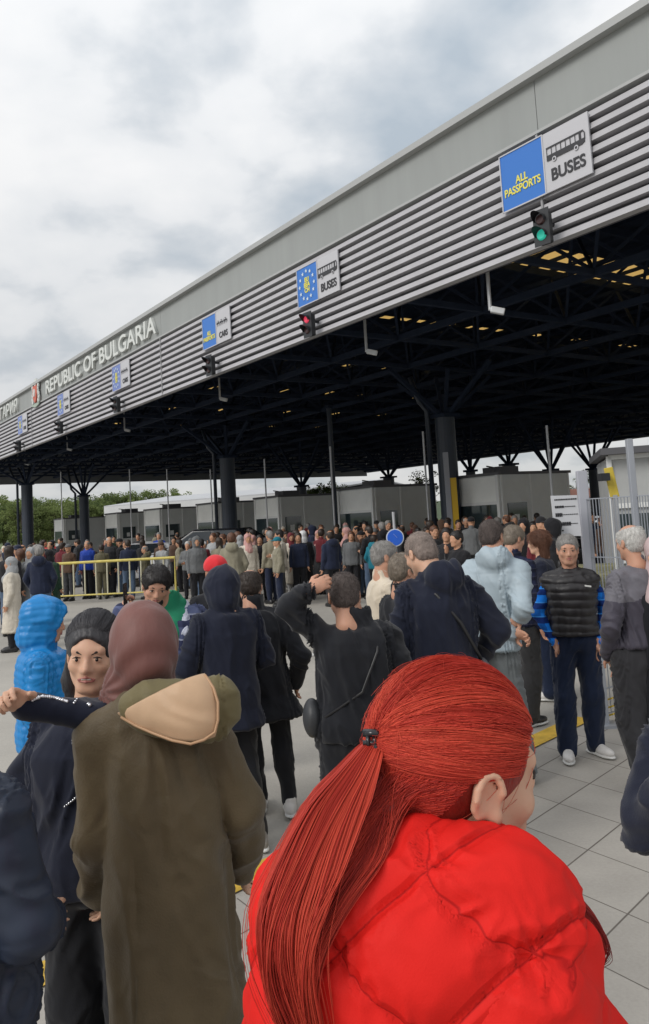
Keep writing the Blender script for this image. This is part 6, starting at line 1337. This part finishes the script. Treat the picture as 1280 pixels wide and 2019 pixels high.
# ---------------------------------------------------------------- the crowd further off
def proto(kind):
    r = thing('person', '', 'person'); o = dict(curl=(.6, .6))
    if kind == 'phone': o.update(elR=(.24, .02, 1.12), wrR=(.12, .12, 1.42))
    if kind == 'fold': o.update(elR=(.25, .02, 1.13), wrR=(-.02, .22, 1.14), elL=(-.25, .02, 1.13), wrL=(.05, .24, 1.10))
    if kind == 'pocket': o.update(elR=(.26, -.02, 1.14), wrR=(.18, .1, .93), elL=(-.26, -.02, 1.14), wrL=(-.18, .1, .93))
    if kind == 'look': o.update(yaw=.6, pitch=.1, ankR=(.14, .08, .08))
    sk = Sk(1.70, **o); fine = True
    P_ = []
    body(r, sk, SK, .014, fine=True)
    if kind in ('hijab',):
        skin_mesh('headscarf', xform([ell((0, -.015, .03), (.09, .115, .105), k=.02), ell((0, -.03, -.08), (.09, .10, .08), k=.04), ell((0, .13, -.02), (.06, .08, .08), k=.01, op='s')], sk.HR, sk.J['hd'], sk.hs) + [cone(sk.J['nck'], sk.J['chs'] + V3(0, .04, .02), .10, .13, k=.05)], .013, cloth('scarf_base', (.3, .3, .3)), r, disp=folds(.006, (14, 14, 8), 2))
        jacket(r, sk, blackc, .035, zlo=.5, hem=[(.35, .20, .16)], vox=.018)
    elif kind == 'long': hair(r, sk, HB, 'long', .014, vox=.013); jacket(r, sk, blackc, .025, vox=.018)
    elif kind == 'hood':
        hair(r, sk, HD, 'short', .01, vox=.014)
        hood = xform([ell((0, -.02, .02), (.105, .13, .12), k=.02), ell((0, -.03, -.08), (.10, .11, .09), k=.04), ell((0, .155, -.03), (.07, .10, .1), k=.015, op='s')], sk.HR, sk.J['hd'], sk.hs)
        jacket(r, sk, navyc, .035, extra=hood, vox=.017)
    elif kind == 'cap':
        skin_mesh('cap', xform([ell((0, -.01, .045), (.088, .108, .085), k=.01), ell((0, 0, -.08), (.2, .2, .10), k=.01, op='s'), ell((0, .11, .035), (.06, .06, .010), k=.01)], sk.HR, sk.J['hd'], sk.hs), .012, navyc, r); jacket(r, sk, olive, .035, vox=.018)
    elif kind == 'bald': hair(r, sk, HG, 'bald', .008, vox=.013); jacket(r, sk, blackc, .035, hood='down', vox=.018)
    else: hair(r, sk, HD, 'short', .012, vox=.013); jacket(r, sk, blackc, .03, hood='down' if kind in ('look', 'pocket') else None, vox=.018)
    trousers(r, sk, blackt, .02, vox=.018); 
    for c in list(r.children):
        pass
    shoes(r, sk, shoek, soleK) 
    return r
KINDS = ['plain', 'phone', 'fold', 'pocket', 'look', 'hijab', 'long', 'hood', 'cap', 'bald']
PR = {k: proto(k) for k in KINDS}; first = set()
def copy_p(o, parent=None):
    c = o.copy(); C.objects.link(c); c.parent = parent
    for ch in o.children: copy_p(ch, c)
    return c
PAL = {'black': (.012, .012, .015), 'navy': (.014, .02, .045), 'charcoal': (.035, .036, .04), 'grey': (.13, .135, .14), 'olive': (.10, .09, .055), 'khaki': (.25, .23, .17), 'brown': (.08, .045, .03), 'maroon': (.13, .018, .025), 'blue': (.015, .05, .32), 'teal': (.01, .16, .22), 'cream': (.58, .53, .45), 'white': (.65, .65, .66), 'dark green': (.02, .05, .03), 'pale grey': (.33, .34, .35), 'jeans blue': (.08, .12, .19), 'red': (.45, .025, .03), 'pink': (.5, .28, .26), 'violet': (.05, .02, .20)}
PM = {k: cloth('crowd_' + k.replace(' ', '_'), v) for k, v in PAL.items()}
HM = {'black': HB, 'dark': HD, 'grey': HG, 'white': HW, 'brown': HBR}
RPROTO = set(); SEEN = {}
def place(px, ytop, Y, rz, kind, jc, tc='black', hc=None, where='', s_=None, group='people in the crowd under the canopy', label=None):
    p = at(px, ytop, Y); h = max(1.5, min(1.9, p.z)) if s_ is None else s_
    if kind not in first: o = PR[kind]; first.add(kind)
    else: o = copy_p(PR[kind])
    k = h / 1.71; o.location = (p.x, Y, 0); o.rotation_euler = (0, 0, R_(rz)); o.scale = (k, k, k)
    for ch in o.children:
        nm = ch.name.split('.')[0]; M = {'jacket': PM.get(jc), 'trousers': PM.get(tc), 'hair': HM.get(hc) if hc in HM else None, 'headscarf': PM.get(hc), 'cap': PM.get(hc)}.get(nm)
        if M: ch.material_slots[0].link = 'OBJECT'; ch.material_slots[0].material = M
    rzz = rz % 360; fc = 'seen from behind' if rzz < 60 or rzz > 300 else ('facing left' if rzz < 120 else ('facing the camera' if rzz < 240 else 'facing right'))
    hd_ = {'hijab': '%s headscarf' % hc, 'hood': 'hood up', 'cap': '%s cap' % hc, 'long': 'long %s hair' % hc, 'bald': 'thinning %s hair' % hc}.get(kind, '%s hair' % hc)
    act = {'phone': 'hand at the ear, ', 'fold': 'arms folded, ', 'look': ''}.get(kind, '')
    lb = label or '%s jacket, %s, %s%s, %s' % (jc, hd_, act, fc, where)
    lb = ' '.join(lb.replace('facing the camera', 'facing us').split()[:15])
    tag(o, lb, 'person', group); SEEN.setdefault(lb, []).append(o); return o
for a in (
    (22, 1098, 14.3, 100, 'hijab', 'cream', 'black', 'pale grey', 'woman in a pale headscarf and cream top standing at the left edge'),
    (78, 1075, 15.5, 5, 'pocket', 'navy', 'jeans blue', 'grey', 'grey-haired man in a navy jacket and jeans left of the yellow barrier'),
    (40, 1082, 17, 60, 'long', 'khaki', 'black', 'brown', 'brown-haired woman in khaki beside the pale headscarf'),
    (252, 1064, 23.2, 15, 'plain', 'navy', 'jeans blue', 'dark', 'man in navy with jeans standing behind the right half of the barrier'),
    (318, 1068, 23.5, 150, 'cap', 'pale grey', 'navy', 'brown', 'man in a pale jacket and brown cap at the right end of the barrier'),
    (286, 1078, 23.2, 100, 'bald', 'olive', 'charcoal', 'grey', 'thin-haired man in olive behind the barrier bars'),
    (215, 1058, 24.5, 200, 'bald', 'charcoal', 'black', 'white', 'man with thin white hair in charcoal behind the barrier'),
    (172, 1066, 24.5, 170, 'bald', 'blue', 'black', 'grey', 'man in a bright blue jacket behind the middle of the barrier'),
    (200, 1073, 24, 10, 'plain', 'olive', 'olive', 'dark', 'dark-haired man in olive behind the barrier centre'),
    (135, 1072, 24, 160, 'cap', 'brown', 'charcoal', 'grey', 'man in brown with a grey cap behind the left barrier half'),
    (370, 1067, 22.5, 178, 'fold', 'grey', 'black', 'white', 'white-haired person in a grey vest right of the barrier'),
    (402, 1068, 24, 190, 'hijab', 'teal', 'black', 'white', 'person in a teal jacket and white headscarf right of the barrier'),
    (456, 1050, 16.5, 5, 'pocket', 'khaki', 'charcoal', 'brown', 'stout man in a khaki olive jacket seen from behind above the red cap'),
    (488, 1052, 20, 200, 'hijab', 'cream', 'black', 'pink', 'woman in a cream top with a pinkish scarf right of the khaki man'),
    (512, 1054, 20.5, 178, 'long', 'black', 'black', 'black', 'woman with black hair and a long black coat facing the camera'),
    (530, 1046, 22, 190, 'plain', 'black', 'black', 'brown', 'brown-haired man in black behind the khaki camouflage cap'),
    (547, 1058, 19, 100, 'cap', 'khaki', 'navy', 'teal', 'man in a blue-grey cap and khaki parka facing left'),
    (573, 1050, 21.5, 200, 'hijab', 'cream', 'white', 'maroon', 'woman in a dark red headscarf and long cream coat'),
    (597, 1046, 20.5, 20, 'hijab', 'black', 'black', 'white', 'person in a white knitted hat and long black coat seen from behind'),
    (614, 1054, 24, 10, 'hood', 'violet', 'black', None, 'person with a violet-blue hood beside the white knitted hat'),
    (628, 1052, 22.5, 20, 'plain', 'charcoal', 'charcoal', 'grey', 'grey-haired man in charcoal right of the violet hood'),
    (650, 1046, 18.5, 30, 'bald', 'navy', 'black', 'dark', 'broad man in a dark navy jacket with thinning hair, centre crowd'),
    (692, 1047, 20, 176, 'long', 'grey', 'black', 'brown', 'young woman with long red-brown hair in a grey cardigan facing the camera'),
    (716, 1049, 23, 190, 'long', 'white', 'black', 'black', 'woman in an open white shirt behind the grey cardigan'),
    (737, 1054, 19, -30, 'pocket', 'teal', 'black', 'dark', 'person in a black and teal jacket left of the round blue sign'),
    (720, 1028, 24, 150, 'plain', 'black', 'black', 'black', 'tall black-haired man behind the grey cardigan'),
    (742, 1026, 26, 170, 'cap', 'black', 'black', 'black', 'man in a black cap in front of the second booth'),
    (880, 1040, 14, 160, 'long', 'black', 'black', 'black', 'woman with black hair between the black coat and the pale blue jacket'),
    (900, 1046, 12, 120, 'phone', 'black', 'black', 'black', 'black-haired person with a raised hand left of the pale blue jacket'),
    (975, 1030, 12.5, 170, 'plain', 'black', 'black', 'brown', 'brown-haired man just behind the tall pale blue man'),
    (1032, 1022, 15, 150, 'hood', 'black', 'black', None, 'person in a black hood right of the pale blue man'),
    (1066, 1018, 14, 190, 'cap', 'maroon', 'black', 'black', 'person in maroon with a black cap beside the notice board'),
    (1088, 1022, 12.3, 60, 'hood', 'black', 'black', None, 'person in a black hood directly left below the notice board'),
    (1050, 1028, 17, 170, 'plain', 'charcoal', 'black', 'black', 'black-haired man behind the auburn-haired woman'),
    (1187, 1018, 19, 20, 'plain', 'brown', 'black', 'brown', 'person in brown seen through the tall fence'),
    (1165, 1010, 21, 200, 'plain', 'navy', 'black', 'dark', 'person in navy seen through the left bay of the tall fence'),
    (855, 1036, 17, 200, 'fold', 'black', 'black', 'brown', 'brown-haired man with folded arms at the foot of the nearest column')):
    place(*a[:8], label=a[8])
rg2 = random.Random(21)
zones = ((0, 100, 'left of the yellow barrier'), (100, 230, 'behind the left barrier half'), (230, 350, 'behind the right barrier half'), (350, 450, 'by the black car'), (450, 560, 'before the third booth'), (560, 680, 'between the third and second booths'), (680, 840, 'before the second booth'), (840, 930, 'by the nearest column'), (930, 1130, 'before the nearest booth'))
n_c = 0
for Yb, dens in ((17.5, 7), (20.6, 16), (22.0, 24), (25, 30), (28.5, 34), (33, 30)):
    for i in range(dens):
        q_ = (i + rg2.uniform(.15, .85)) / dens; px = q_ * 1090 if Yb > 22 else (q_ * 640 + 380 if Yb > 20 else q_ * 110 - 10)
        Y = Yb + rg2.uniform(-1.7, 1.7) * (1 if Yb > 21 else .6)
        if 455 < px < 0: continue
        h = rg2.uniform(1.58, 1.82); hy = 0
        kind = rg2.choice(['plain', 'plain', 'pocket', 'look', 'bald', 'long', 'long', 'hijab', 'hood', 'cap', 'phone', 'fold']); jc = rg2.choice(['black', 'black', 'black', 'navy', 'navy', 'charcoal', 'charcoal', 'grey', 'olive', 'brown', 'maroon', 'khaki', 'dark green', 'blue', 'pale grey', 'cream'] if px < 600 else ['black', 'black', 'black', 'navy', 'charcoal', 'grey', 'brown', 'maroon', 'dark green'])
        hc = {'hijab': rg2.choice(['pale grey', 'pink', 'black', 'cream', 'brown']), 'cap': rg2.choice(['black', 'navy', 'grey'])}.get(kind, rg2.choice(['black', 'dark', 'dark', 'grey', 'brown', 'white' if kind == 'bald' else 'dark']))
        z_ = next((z[2] for z in zones if z[0] <= px < z[1]), 'at the right')
        place(px, 1040, Y, rg2.choice([0, 15, -20, 40, 90, -90, 150, 180, 200, 170]), kind, jc, rg2.choice(['black', 'navy', 'charcoal', 'jeans blue']), hc, z_, s_=h); n_c += 1
for k in KINDS:
    if k not in first:
        for c in list(PR[k].children): bpy.data.objects.remove(c)
        bpy.data.objects.remove(PR[k])
# tell apart people who would otherwise share a label, by where they stand in their zone
for lb, os_ in SEEN.items():
    if len(os_) > 1:
        os_.sort(key=lambda o: o.location.x / o.location.y)
        for i, o in enumerate(os_): o['label'] = lb + (', leftmost' if i == 0 else (', rightmost' if i == len(os_) - 1 else ', middle'))
